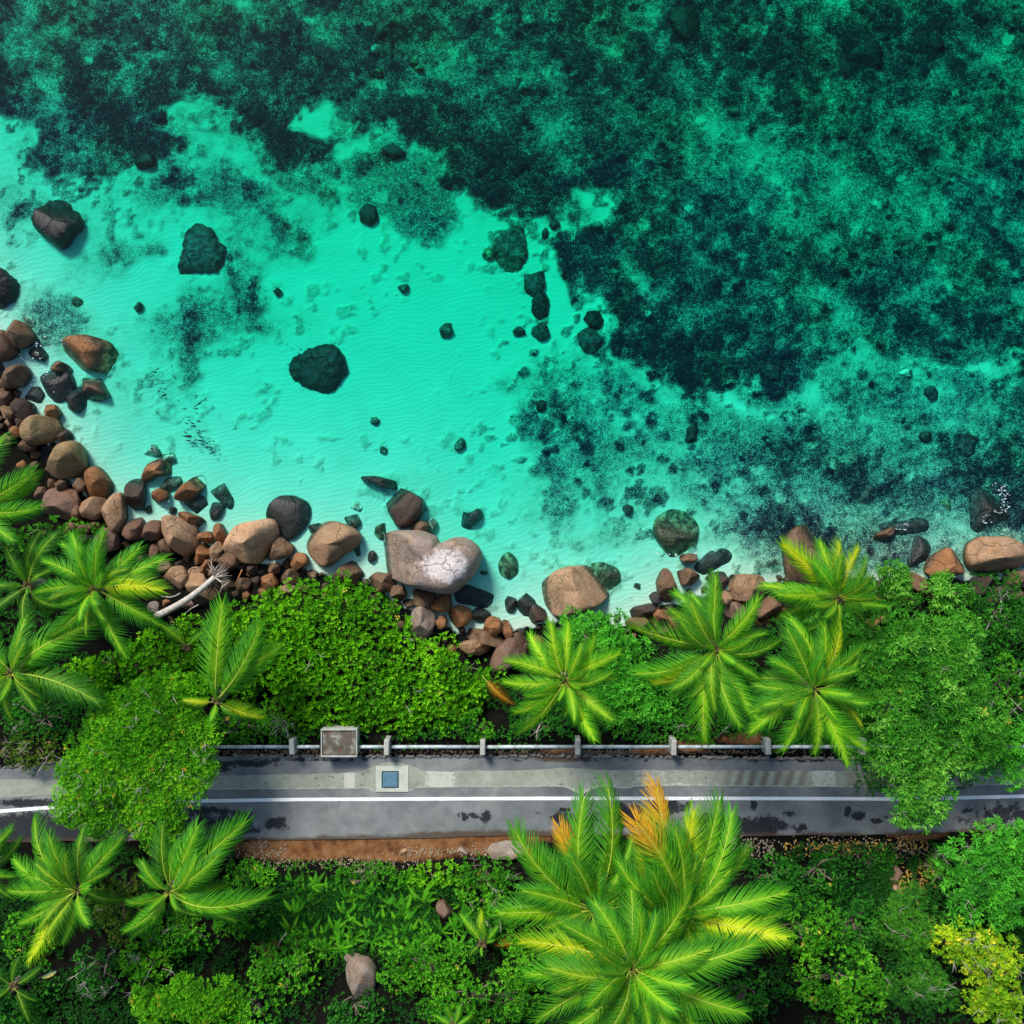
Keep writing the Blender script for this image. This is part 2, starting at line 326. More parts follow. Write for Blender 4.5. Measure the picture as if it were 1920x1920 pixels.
# ---------------------------------------------------------------- boulders
def rock_mat(name='granite', patch=None):
    m, t, b = mat(name); k = NB(t); p = k.pos(); oi = k.n('ShaderNodeObjectInfo')
    base = oi.outputs['Color']
    off = k.n('ShaderNodeVectorMath', operation='SCALE'); k.l(k.n('ShaderNodeCombineXYZ').outputs[0], off.inputs[0])
    n1 = k.noise(p, 1.7, 6, .65); n2 = k.noise(p, 11, 5, .7); n3 = k.noise(p, .9, 3, .5, 1.5)
    c = k.mix(k.rng(n1, .35, .7, 0, .75), base, (.62, .52, .44), 'MULTIPLY')
    c = k.mix(k.rng(n3, .50, .68, 0, .6), c, (1.28, 1.08, .86), 'MULTIPLY')
    c = k.mix(k.rng(n2, .30, .72), k.mix(1.0, c, (.62, .60, .58), 'MULTIPLY'), k.mix(1.0, c, (1.3, 1.28, 1.24), 'MULTIPLY'))
    # lichen specks and old cracks
    c = k.mix(k.math('MULTIPLY', k.rng(k.vor(p, 9), .16, .08), .45), c, (.03, .025, .02))
    if patch:
        px, py, r1, r2 = patch; X, Y, _ = P(px, py, 1.3)
        mp = k.n('ShaderNodeVectorMath', operation='SUBTRACT'); k.l(p, mp.inputs[0]); mp.inputs[1].default_value = (X, Y, 1.3)
        sx = k.n('ShaderNodeSeparateXYZ'); k.l(mp.outputs[0], sx.inputs[0])
        u = k.math('DIVIDE', sx.outputs[0], r1); v = k.math('DIVIDE', sx.outputs[1], r2)
        dd = k.math('SQRT', k.math('ADD', k.math('MULTIPLY', u, u), k.math('MULTIPLY', v, v)))
        dd = k.math('ADD', dd, k.math('MULTIPLY', k.math('SUBTRACT', k.noise(p, 1.5, 7, .8), .5), 2.6))
        c = k.mix(k.rng(dd, 1.1, .75), c, k.mix(k.rng(n2, .35, .7), (.55, .46, .42), (.86, .78, .74)))
    # wet weed-dark band below the high-tide mark
    sz = k.n('ShaderNodeSeparateXYZ'); k.l(p, sz.inputs[0])
    zz = k.math('ADD', sz.outputs[2], k.math('MULTIPLY', k.math('SUBTRACT', n1, .5), .30))
    wet = k.rng(zz, .26, .05)
    c = k.mix(wet, c, k.mix(1.0, k.mix(k.rng(n2, .4, .62), (.016, .016, .018), (.075, .083, .066)), k.mix(.35, k.mix(1.0, base, (9, 9, 9), 'MULTIPLY'), (1, 1, 1)), 'MULTIPLY'))
    deep = k.rng(sz.outputs[2], -.08, -.3)
    mott = k.noise(p, 3.2, 6, .75)
    c = k.mix(k.math('MULTIPLY', deep, k.rng(mott, .47, .62, 0, .85)), c, k.mix(1.0, base, (4.2, 4.2, 4.2), 'MULTIPLY'))
    k.l(c, b.inputs['Base Color'])
    k.l(k.math('SUBTRACT', .78, k.math('MULTIPLY', wet, .38)), b.inputs['Roughness'])
    b.inputs['Specular IOR Level'].default_value = .35
    h = k.math('ADD', k.math('MULTIPLY', n1, 2.0), k.math('MULTIPLY', n2, .5))
    ck = k.n('ShaderNodeTexVoronoi', feature='DISTANCE_TO_EDGE'); ck.inputs['Scale'].default_value = .45
    dv = k.n('ShaderNodeVectorMath', operation='ADD'); k.l(p, dv.inputs[0]); k.l(k.noise(p, 1.2, 4, .6, out=1), dv.inputs[1]); k.l(dv.outputs[0], ck.inputs['Vector'])
    crk = k.rng(ck.outputs[0], .012, 0)
    h = k.math('SUBTRACT', h, k.math('MULTIPLY', crk, 1.2))
    k.bump(h, .8, .07, b)
    return m
GRAN = rock_mat(); GRANP = rock_mat('granite_bleached', (838, 1060, .95, .72)); GRANQ = rock_mat('granite_pale_face', (1058, 1112, .75, .6))
COL = {'tan': (.33,.215,.13), 'pale': (.46,.30,.185), 'pink': (.34,.27,.235), 'orange': (.27,.13,.055), 'brown': (.18,.115,.07), 'dark': (.060,.042,.034), 'mauve': (.22,.14,.105),
       'grey': (.28,.24,.21), 'olive': (.25,.18,.09), 'wet': (.030,.036,.038), 'sub': (.055,.085,.065), 'green': (.09,.14,.07), 'subpale': (.30,.36,.28), 'black': (.004,.007,.009), 'red': (.17,.100,.065)}
def rock_mesh(name, out, ztop, zbase, seed, na=44, nv=15, facets=3, rough=.05, boxy=.5, m=None):
    """outline (world xy polygon) lofted to a rounded, faceted boulder"""
    r = np.random.default_rng(seed); out = np.array(out, float); c = out.mean(0); q = out-c
    th = np.linspace(0, 2*np.pi, na, endpoint=False); Rr = np.zeros(na)
    for a, tt in enumerate(th):
        d = np.array([math.cos(tt), math.sin(tt)]); best = 0
        for e in range(len(q)):
            p0 = q[e]; p1 = q[(e+1) % len(q)]; s = p1-p0; den = d[0]*(-s[1])+d[1]*s[0]
            if abs(den) < 1e-9: continue
            tt2 = (p0[0]*(-s[1])+p0[1]*s[0])/den; uu = (d[0]*p0[1]-d[1]*p0[0])/den
            if tt2 > 0 and -1e-6 <= uu <= 1+1e-6: best = max(best, tt2)
        Rr[a] = best
    Rr = np.maximum(Rr, .15*Rr.max())
    for _ in range(max(1, na//45)): Rr = .25*np.roll(Rr, 1)+.5*Rr+.25*np.roll(Rr, -1)
    Rr *= 1.07
    u = np.linspace(0, 1, nv)[None]; ph = u*np.pi*.60
    s = np.sin(np.minimum(ph, np.pi/2))**boxy*np.where(ph > np.pi/2, 1-(ph-np.pi/2)*.35, 1); s[0, 0] = 0
    zr = np.where(ph < np.pi/2, np.abs(np.cos(ph))**.85, 0)
    hh = ztop-zbase
    mean = Rr.mean(); zmid = max(zbase+.15*hh, ztop-mean*1.5)
    X = c[0]+Rr[:, None]*np.cos(th)[:, None]*s; Y = c[1]+Rr[:, None]*np.sin(th)[:, None]*s
    Zt = zmid+(ztop-zmid)*zr+0*X
    dn = np.where(ph > np.pi/2, (ph-np.pi/2)/(np.pi*.10), 0)
    Zt = Zt-(zmid-zbase)*dn
    kk = 15/max(ztop-zmid, .05); acc = np.exp(-kk*(Zt-ztop))
    for f in range(facets):
        az = r.uniform(0, 2*np.pi); sl = r.uniform(.35, 1.15)*(ztop-zmid)/mean*1.2; o = r.uniform(-.10, .35)
        pl = ztop-sl*(((X-c[0])*math.cos(az)+(Y-c[1])*math.sin(az))-o*mean)
        acc = acc+np.exp(-kk*(pl-ztop))*(ph < np.pi*.52)
    Zn = ztop-np.log(acc)/kk
    Zt = np.where(ph < np.pi*.52, np.minimum(Zn+.05*(ztop-zmid), Zt+.1*(ztop-zmid)), Zt)
    n = np.zeros_like(X)
    for a in range(9):
        f = r.normal(size=3); f = f/np.linalg.norm(f)*r.uniform(1.5, 5.0)/mean; n += np.sin(X*f[0]+Y*f[1]+Zt*f[2]+r.uniform(0, 6))/(1+a*.25)
    if rough > .12:
        for a in range(10):
            f = r.normal(size=3); f = f/np.linalg.norm(f)*r.uniform(7, 16)/mean; n += .45*np.abs(np.sin(X*f[0]+Y*f[1]+Zt*f[2]+r.uniform(0, 6)))
    n *= rough*mean/3
    fac = np.minimum(s*2, 1)
    X += np.cos(th)[:, None]*n*fac; Y += np.sin(th)[:, None]*n*fac; Zt += n*.5*(ph < np.pi*.5)
    X[:, 0] = X[:, 0].mean(); Y[:, 0] = Y[:, 0].mean(); Zt[:, 0] = Zt[:, 0].mean()
    cx, cy = float(c[0]), float(c[1])
    V = np.stack([X-cx, Y-cy, Zt-zbase], -1).reshape(-1, 3)
    F = grid_faces(na, nv, True)[:, ::-1]
    return npmesh(name, V, F, m or GRAN, True), (cx, cy, zbase)
def auto_outline(px, py, w, h, rot, seed):
    r = random.Random(seed*7+1); n = r.choice((5, 6, 6, 7)); a0 = r.uniform(0, 6.3); L = []
    for i in range(n):
        a = a0+2*math.pi*(i+r.uniform(-.22, .22))/n; rr = r.uniform(.90, 1.16)
        x = math.cos(a)*w/2*rr; y = math.sin(a)*h/2*rr
        L.append((px+x*math.cos(R(rot))-y*math.sin(R(rot)), py+x*math.sin(R(rot))+y*math.cos(R(rot))))
    return L
nrock = 0
def rock(label, out, col, ztop, group='granite boulders along the shore', name='boulder', cat='boulder', rough=.05, facets=5, boxy=.36, hi=False, m=None, zb=None):
    global nrock; nrock += 1
    if isinstance(out, tuple): out = auto_outline(*out, nrock)
    xs = [q[0] for q in out]; ys = [q[1] for q in out]; cx, cy = sum(xs)/len(xs), sum(ys)/len(ys)
    g = H1(cx, cy); py_top = min(ys); zb = (g-.25 if g < 0 else g-.15) if zb is None else zb
    if name == 'sea_rock' and (ztop < -.3 or py_top < 330): ztop = min(ztop, g+(.27 if py_top > 330 else .4))
    rad = (max(xs)-min(xs)+max(ys)-min(ys))/160
    if isinstance(ztop, str): ztop = max(g, -.05)+rad*float(ztop)
    zm = zb+.5*(ztop-zb)
    wo = [P(x, y, zm)[:2] for x, y in out]
    hr = hi or name == 'sea_rock'
    me, loc = rock_mesh(name, wo, ztop, zb, nrock*13+5, 90 if hr else 40, 34 if hi else 14, facets, rough, boxy, m)
    o = mobj(name, me, label=label, cat=cat, group=group); o.location = loc
    c = COL[col]; v = random.uniform(.85, 1.15); o.color = (c[0]*v, c[1]*v, c[2]*v, 1)
    return o
BIG = [
 ('dark brown wet boulder at the far left shore above a smaller twin stone', [(8,606),(25,599),(45,606),(62,630),(50,648),(30,652),(8,632)], 'brown', 1.0),
 ('reddish brown boulder cut by the photo edge beneath the dark brown wet one', [(-22,625),(6,618),(20,640),(26,660),(10,674),(-20,676)], 'red', 1.1),
 ('long half-sunken boulder with an orange-tan exposed back, farthest out on the left', [(117,645),(125,633),(160,630),(203,641),(217,672),(210,695),(185,696),(150,691),(124,677)], 'orange', .42),
 ('squarish brown boulder by the left edge, inland of the white-streaked water', [(2,700),(22,688),(45,684),(50,705),(40,722),(8,728),(-2,715)], 'brown', 1.0),
 ('small brown hump breaking the water beside the large black wet slab', (112,688,40,22,15), 'brown', .35),
 ('large black wet slab lying between the left boulders and the half-sunken ones', [(75,705),(100,690),(130,700),(140,725),(125,745),(105,755),(88,740)], 'wet', .14),
 ('dark triangular boulder with a tan ridge jutting into the sandy shallows', [(153,706),(168,700),(186,712),(203,742),(182,752),(160,752)], 'brown', .30),
 ('black wet boulder whose lower tip points to the pale sand cove', [(120,740),(145,720),(160,735),(158,760),(145,774),(122,762)], 'wet', .22),
 ('rusty red boulder at the left edge above a round tan cobble', (2,748,32,48,0), 'red', .9),
 ('round tan cobble next to the rusty red edge boulder', (17,773,22,24,0), 'tan', .9),
 ('tall black-brown boulder between the tan cobble and the olive square boulder', (45,772,38,50,-10), 'dark', .8),
 ('orange boulder with black wet flank touching the olive square boulder top', (97,772,32,28,30), 'orange', .6),
 ('olive-tan rounded square boulder above the palm fronds on the left shore', [(46,802),(54,786),(70,780),(101,785),(111,812),(86,826),(62,834),(50,826)], 'olive', 1.35),
 ('dark wet stone tucked behind the olive-tan square boulder on its sea side', (122,818,26,30,0), 'dark', .45),
 ('small orange stone left of the olive-tan square boulder', (31,811,22,22,0), 'orange', .9),
 ('dark brown stone directly below the olive-tan square boulder', (51,836,32,24,0), 'brown', .8),
 ('cracked brown pentagonal boulder at the corner of the pale sand cove', [(89,880),(110,841),(118,831),(141,828),(151,847),(156,876),(142,893),(110,896),(92,889)], 'olive', 1.35),
 ('small brown stone between the pentagonal boulder and the black-capped one', (148,911,28,30,10), 'brown', .8),
 ('brown boulder with a black capped seaward end at the pale sand cove', [(162,885),(176,873),(192,886),(207,905),(206,928),(182,938),(160,930)], 'orange', .75),
 ('flat mauve-brown boulder touched by the tips of the left palm fronds', [(88,918),(110,914),(134,922),(144,942),(132,972),(118,984),(92,977),(80,960)], 'mauve', 1.3),
 ('narrow upright reddish stone between the mauve boulder and the egg-like tan one', (147,965,18,32,5), 'red', .9),
 ('egg-like tan boulder with a crack, beside the narrow reddish stone', [(158,942),(175,931),(196,935),(199,950),(181,976),(161,970),(155,956)], 'tan', 1.15),
 ('long tan wedge boulder pointing up to the sand cove', [(213,928),(226,921),(233,970),(222,999),(205,992),(187,982),(196,958)], 'tan', 1.15),
 ('dark grey slender boulder standing in the water like a seed', [(236,907),(246,898),(266,901),(269,936),(264,966),(255,968),(242,946)], 'dark', .8),
 ('dark red-brown round boulder just below the slender grey one', (254,992,42,46,0), 'red', .95),
 ('half-hidden tan boulder behind the tips of the big left palm', (202,1012,46,50,0), 'mauve', 1.2),
 ('orange ridged boulder like a fin, alone in the shallows', [(265,898),(279,871),(297,861),(315,868),(332,876),(316,889),(292,894),(275,908)], 'orange', .38),
 ('sunken grey stone seen through water behind the tilted orange boulder', [(300,915),(315,895),(335,893),(342,905),(325,920),(310,928)], 'sub', -.05),
 ('tilted orange-tan boulder with a sunken green tip', [(326,938),(343,914),(360,894),(376,888),(383,904),(371,926),(360,943),(344,938)], 'orange', .62),
 ('small squarish orange boulder in the water under the sunken grey stone', [(285,925),(300,916),(315,922),(314,935),(298,943),(285,935)], 'orange', .5),
 ('long mottled sunken boulder off the end of the tilted orange one', [(382,906),(400,896),(420,906),(440,942),(436,957),(424,951),(404,931)], 'sub', -.12),
 ('dark sunken boulder in the pool behind the thin orange slab', (368,950,46,46,0), 'wet', -.03),
 ('dark purple-brown sunken boulder right of the pool', (405,955,30,44,0), 'wet', .02),
 ('thin orange slab along the top of the big tan shield boulder', [(329,964),(345,959),(376,970),(386,986),(375,991),(345,977)], 'orange', .7),
 ('big tan shield-shaped boulder above the fallen trunk', [(302,982),(309,966),(332,970),(363,988),(365,1006),(371,1040),(355,1049),(335,1037),(317,1016),(304,996)], 'pale', 1.25),
 ('red-brown stone at the left flank of the big tan shield boulder', (288,995,34,42,10), 'red', .95),
 ('small amber cube of rock between the shield and the largest smooth boulder', (388,1008,28,24,20), 'orange', .7),
 ('upright amber splinter of rock next to the largest smooth tan boulder', (412,1000,20,46,-15), 'orange', .65),
 ('crescent orange boulder hugging the lower right of the shield boulder', [(385,1013),(397,1022),(396,1036),(384,1051),(368,1059),(354,1056),(370,1044),(374,1022)], 'orange', .85),
 ('small tan upright stone between the crescent boulder and the smooth one', (407,1034,27,38,15), 'tan', .95),
 ('dark brown stone wedged under the left side of the shield boulder', (311,1030,28,42,-10), 'brown', .9),
 ('slim red stone beside the yellowing palm frond', (290,1036,18,32,-15), 'red', .8),
 ('largest smooth pale tan hexagonal boulder at the water, centre left', [(419,1037),(424,1016),(438,990),(450,983),(500,973),(513,978),(517,1010),(500,1041),(485,1055),(450,1053),(430,1047)], 'pale', 1.6),
 ('black wet dome boulder in the water behind the smooth pale hexagon', [(499,966),(507,945),(524,932),(550,931),(576,944),(579,966),(571,990),(555,1006),(530,1012),(511,992)], 'wet', .34),
 ('brown triangular stone between the pale hexagon and the orange keel', [(509,1046),(514,1020),(524,1006),(551,1026),(546,1041),(520,1049)], 'brown', .85),
 ('orange keel-shaped stone left of the two-tone boulder', (561,1052,40,32,-20), 'orange', .7),
 ('two-tone tan and black boulder with a blunt nose, standing in clear water', [(573,1021),(582,1000),(604,985),(616,981),(656,990),(677,1006),(666,1026),(640,1041),(615,1062),(600,1059),(580,1041)], 'tan', 1.35),
 ('small sunken stone at the left shoulder of the two-tone boulder', (592,993,34,26,-20), 'sub', -.02),
 ('mottled sunken stone off the nose of the two-tone boulder', [(641,975),(652,960),(670,965),(678,980),(668,992),(648,988)], 'sub', -.10),
 ('ghostly pale sunken stone farther out than the mottled one', (667,951,24,20,0), 'subpale', -.30),
 ('blue-grey sunken stone under the nose of the two-tone boulder', (668,1031,27,28,20), 'sub', -.10),
 ('roof-ridged brown boulder at the edge of the bright green bush', [(617,1090),(638,1064),(660,1052),(677,1072),(684,1096),(650,1106)], 'brown', .85),
 ('broad brown stone beside the orange cube, near the bush edge', (545,1082,46,32,-10), 'brown', .85),
 ('orange cube-like stone above the bright bush edge', (505,1090,30,36,0), 'orange', .9),
 ('flat tan stone half under the leading edge of the bright bush', (538,1106,38,24,-30), 'tan', .9),
 ('upright brown stone right of the torn roots', (456,1096,24,34,10), 'brown', .9),
 ('brown boulder under the torn root end of the fallen trunk', (427,1053,48,38,0), 'red', .95),
 ('tan potato-shaped boulder left of the fallen trunk', [(303,1085),(322,1063),(340,1062),(350,1080),(345,1098),(332,1110),(315,1098)], 'tan', 1.1),
 ('long tan boulder lying under the fallen trunk', [(344,1078),(354,1065),(375,1065),(384,1085),(402,1103),(412,1114),(396,1128),(370,1126),(354,1110)], 'tan', 1.15),
 ('orange-brown stone between the long tan boulder and the root end', (386,1062,40,26,5), 'orange', .8),
 ('small round tan stone at the tip of the topmost right palm frond', (305,1062,28,24,0), 'mauve', .95),
 ('small dark stone just above the black wet roots', (402,1078,22,22,0), 'brown', .8),
 ('small brown stone in the pool under the pale hexagon', (515,1066,24,20,0), 'brown', .6),
 ('narrow dark stone in the dark pool between root end and orange cube', (475,1067,18,28,0), 'dark', .6),
 ('pinkish grey stone by the lower end of the fallen trunk', (290,1143,30,34,-20), 'grey', 1.1),
 ('pale pinkish square stone just below the fallen trunk', (353,1135,22,20,0), 'mauve', 1.1),
 ('small orange round stone above the lower trunk end', (310,1130,18,18,0), 'orange', 1.1),
 ('thin brown stone at the bush edge below the fallen trunk', (322,1162,26,14,10), 'brown', 1.1),
 ('small orange stone in the rubble right of the torn roots', (461,1117,16,16,0), 'orange', 1.0),
 ('black ridged boulder standing alone in the bay behind the twin-lobed rock', [(720,932),(740,915),(765,922),(793,936),(794,960),(771,984),(746,991),(729,962)], 'dark', .58),
 ('small brown boulder between the ridged black one and the twin-lobed rock', (789,990,34,28,0), 'brown', .5),
 ('clear sunken stone at the right of the small brown boulder', [(795,980),(812,970),(820,980),(812,998),(800,1003)], 'subpale', -.18),
 ('green sunken stone left of the top of the twin-lobed rock', (715,998,28,32,10), 'green', -.12),
 ('black wet stone at the left corner of the twin-lobed rock', (698,1044,18,22,20), 'wet', .1),
 ('heart-shaped dark sunken stone in the middle of the bay', [(862,956),(874,962),(884,960),(896,953),(904,958),(901,971),(885,986),(874,1003),(865,988)], 'wet', -.22),
 ('green mossy sunken stone between the twin-lobed rock and the cracked oval rock', [(934,1056),(943,1041),(955,1036),(969,1050),(971,1075),(955,1086),(938,1077)], 'green', -.10),
 ('tiny grey sunken stone near the twin-lobed rock right side', (907,1074,17,9,0), 'sub', -.25),
 ('green-black sunken boulder hugging the cracked oval rock', [(1096,1062),(1130,1054),(1158,1068),(1163,1086),(1147,1108),(1118,1104)], 'green', -.04),
 ('flat blue-black sunken slab below the twin-lobed rock', [(853,1102),(880,1098),(926,1116),(946,1128),(936,1152),(882,1142),(855,1132)], 'wet', -.10),
 ('dark brown boulder under the left lobe at the bush edge', (718,1093,60,40,0), 'brown', .75),
 ('small dark brown stone at the bush edge beside the green pool', (747,1112,32,36,0), 'brown', .7),
 ('brown boulder directly beneath the twin-lobed rock', (795,1121,46,38,0), 'brown', .75),
 ('orange triangular boulder beneath the twin-lobed rock', [(806,1138),(830,1112),(845,1116),(846,1146),(824,1147)], 'orange', .75),
 ('grey-tan upright boulder at the tip of the bright bush', [(769,1168),(774,1146),(790,1135),(811,1141),(815,1170),(806,1192),(790,1202),(772,1192)], 'grey', 1.35),
 ('orange-topped oval boulder in the rubble under the sunken slab', (862,1157,42,38,0), 'orange', .85),
 ('small ochre stone between the grey-tan upright and the orange oval', (828,1167,22,26,0), 'orange', .8),
 ('dark stone right of the orange oval boulder, awash', (900,1153,36,26,0), 'wet', .3),
 ('bright orange blocky stone above the flat brown slab', (923,1173,33,36,0), 'orange', .95),
 ('orange sliver of rock right of the bright orange block', (951,1180,20,38,-20), 'orange', .8),
 ('black wet stone in the narrow channel', (957,1134,28,28,0), 'wet', .22),
 ('dark forked stone at the left tip of the cracked oval rock', (989,1136,36,46,20), 'wet', .25),
 ('black stone under the left tip of the cracked oval rock', (1003,1152,44,34,0), 'dark', .45),
 ('long tan slab stone half under the bush tip', (892,1213,74,28,0), 'tan', 1.15),
 ('dark brown long stone behind the long tan slab', (906,1195,86,26,15), 'brown', .95),
 ('grey-brown boulder beside the yellow-green palm', [(919,1247),(930,1216),(955,1196),(975,1189),(989,1210),(981,1236),(950,1257),(930,1260)], 'mauve', 1.45),
 ('small rusty stone peeking out above the yellow-green palm', (1006,1205,28,24,0), 'orange', 1.2),
 ('large green-black boulder awash off the right palms', [(1226,992),(1234,971),(1260,958),(1291,965),(1309,986),(1307,1012),(1304,1040),(1290,1056),(1262,1051),(1245,1031),(1231,1012)], 'green', .10),
 ('small tan hump just inshore of the large green-black boulder', (1289,1046,32,18,-8), 'brown', .45),
 ('small dark sunken stone out in the bay left of the green-black boulder', (1178,954,22,18,10), 'wet', -.2),
 ('thin black reef stone like a fish, in the shallows near the palms', [(1176,1099),(1188,1094),(1205,1090),(1216,1098),(1208,1106),(1190,1101)], 'wet', -.08),
 ('tall brown boulder left of the two-block stone', [(1232,1092),(1244,1065),(1256,1070),(1269,1105),(1263,1126),(1246,1129),(1235,1116)], 'brown', .8),
 ('two-block brown stone with an orange knob above the palm frond', (1290,1083,40,34,5), 'brown', .75),
 ('black shiny stone left of the tall palm frond tip', (1231,1121,28,26,0), 'wet', .35),
 ('dark wedge of rock at the end of the sandy inlet', (1205,1146,62,28,-15), 'dark', .5),
 ('bright orange small block below the dark wedge', (1238,1157,26,28,-20), 'orange', .9),
 ('brown slab at the edge of the mid bush below the dark wedge', (1203,1170,58,24,15), 'brown', .8),
 ('square tan block of granite between two palms', [(1371,1081),(1400,1078),(1429,1080),(1431,1100),(1428,1127),(1400,1127),(1372,1124)], 'tan', 1.35),
 ('dark boulder behind the topmost frond tip of the tallest right palm', (1345,1092,44,40,0), 'dark', .5),
 ('small tan stone lower left of the square granite block', (1359,1120,22,28,0), 'tan', .95),
 ('tan stone below the square granite block, seen between fronds', (1381,1146,40,34,0), 'mauve', 1.1),
 ('reddish brown boulder beneath the right palm fronds', (1440,1142,60,48,0), 'red', 1.1),
 ('low black sunken ridge of rock beside the green-black boulder', [(1298,1064),(1328,1036),(1346,1024),(1382,1028),(1386,1046),(1352,1060),(1322,1082)], 'wet', -.12),
 ('big dark boulder with a brown top behind the feathery right palm', [(1470,1032),(1475,1006),(1496,989),(1521,988),(1542,1014),(1548,1042),(1530,1090),(1500,1110),(1476,1084)], 'brown', .55),
 ('long black sunken slab in the right of the bay', [(1621,985),(1640,978),(1682,978),(1731,969),(1746,990),(1722,1011),(1660,1021),(1639,1016)], 'wet', -.06),
 ('slim brown rock rising out of the long black slab', [(1637,1012),(1643,1000),(1668,989),(1680,987),(1674,998),(1656,1013),(1644,1021)], 'brown', .35),
 ('large black boulder awash with white foam at the right', [(1814,951),(1830,920),(1860,905),(1886,919),(1889,960),(1876,1002),(1846,1006),(1820,986)], 'wet', .06),
 ('orange-brown pyramid boulder beside the biggest right boulder', [(1736,1072),(1750,1046),(1780,1028),(1816,1045),(1819,1065),(1790,1077),(1760,1085)], 'orange', 1.1),
 ('biggest right boulder, amber on its sea side and grey on its land side', [(1819,1041),(1825,1020),(1850,1007),(1886,1007),(1917,1022),(1925,1050),(1906,1072),(1880,1079),(1850,1077),(1822,1061)], 'tan', 1.5),
 ('black awash boulder between the slab and the orange pyramid', (1727,1040,56,70,-10), 'wet', .20),
 ('long red-brown boulder lying in the right bushes', [(1702,1078),(1715,1072),(1735,1100),(1752,1118),(1740,1122),(1712,1104)], 'red', 1.3),
 ('small rusty stone in the dark gap between the right bushes', (1637,1168,22,16,0), 'orange', 1.5),
 ('tiny rusty stone touching its rusty neighbour in the dark gap', (1654,1161,14,14,0), 'orange', 1.5),
 ('dark brown boulder below the biggest right boulder', (1840,1098,64,36,0), 'dark', .7),
 ('brown boulder cut by the photo edge below the biggest right boulder', (1908,1086,44,34,0), 'brown', .9),
 ('dark stepped sunken slab out in the right bay', [(1562,906),(1584,889),(1606,905),(1650,920),(1690,924),(1697,946),(1622,951),(1592,932)], 'wet', -.35),
 ('green sunken triangular stone left of the foamy boulder', (1768,946,50,34,-25), 'green', -.4),
 ('pale sunken stone above the dark brown wet boulder at the far left', [(37,600),(52,582),(68,598),(66,612),(56,622)], 'subpale', -.12),
 ('mottled sunken stone farthest out from the orange fin boulder', (283,846,42,30,10), 'subpale', -.20),
 ('pale green sunken stone just behind the orange fin boulder', [(298,858),(312,846),(326,852),(330,870),(316,866)], 'subpale', -.15),
 ('small dark stone lying in the white-streaked water at far left', (74,660,40,34,20), 'wet', .04),
 ('dark purple stone in the foam-laced pool above the black slab', (60,740,44,36,0), 'wet', .02),
 ('wet stone next to the seed-like grey boulder', (278,955,20,18,0), 'sub', -.03),
 ('black stone in the small foam pool at the centre left', (324,958,16,16,0), 'wet', .06),
 ('dark boulder by the edge palm under the olive stones', (45,790,30,26,0), 'dark', .7),
 ('brown stone below the pentagonal boulder beside a puddle', (118,910,24,20,0), 'brown', .8),
 ('reddish stone beside the flat mauve boulder by the frond tips', (76,925,24,30,0), 'red', .9),
 ('tan stone beneath the mauve boulder at the bush edge', (133,992,26,24,0), 'brown', 1.1),
 ('dark red stone right of the tan stone at the left bush edge', (160,992,26,22,10), 'red', 1.1),
 ('dark brown stone under the egg-like tan boulder', (180,988,22,20,0), 'brown', 1.0),
]
for lb, out, col, zt in BIG: rock(lb, out, col, zt)
rock('huge twin-lobed pinkish grey boulder with a white bleached hollow', [(693,1062),(704,1036),(715,1012),(734,1000),(765,999),(792,1001),(816,1012),(822,1026),(838,1013),(862,1010),(886,1020),(898,1035),(899,1052),(886,1077),(866,1094),(850,1109),(825,1110),(790,1102),(760,1093),(735,1081),(709,1072)], 'pink', 2.1, hi=True, m=GRANP, rough=.05, facets=1, boxy=.28)
rock('big cracked oval boulder, amber rim and pale lower face', [(1016,1111),(1024,1090),(1045,1072),(1070,1064),(1101,1063),(1126,1075),(1143,1095),(1141,1116),(1120,1136),(1085,1152),(1040,1155),(1025,1131)], 'pale', 1.7, hi=True, facets=3)
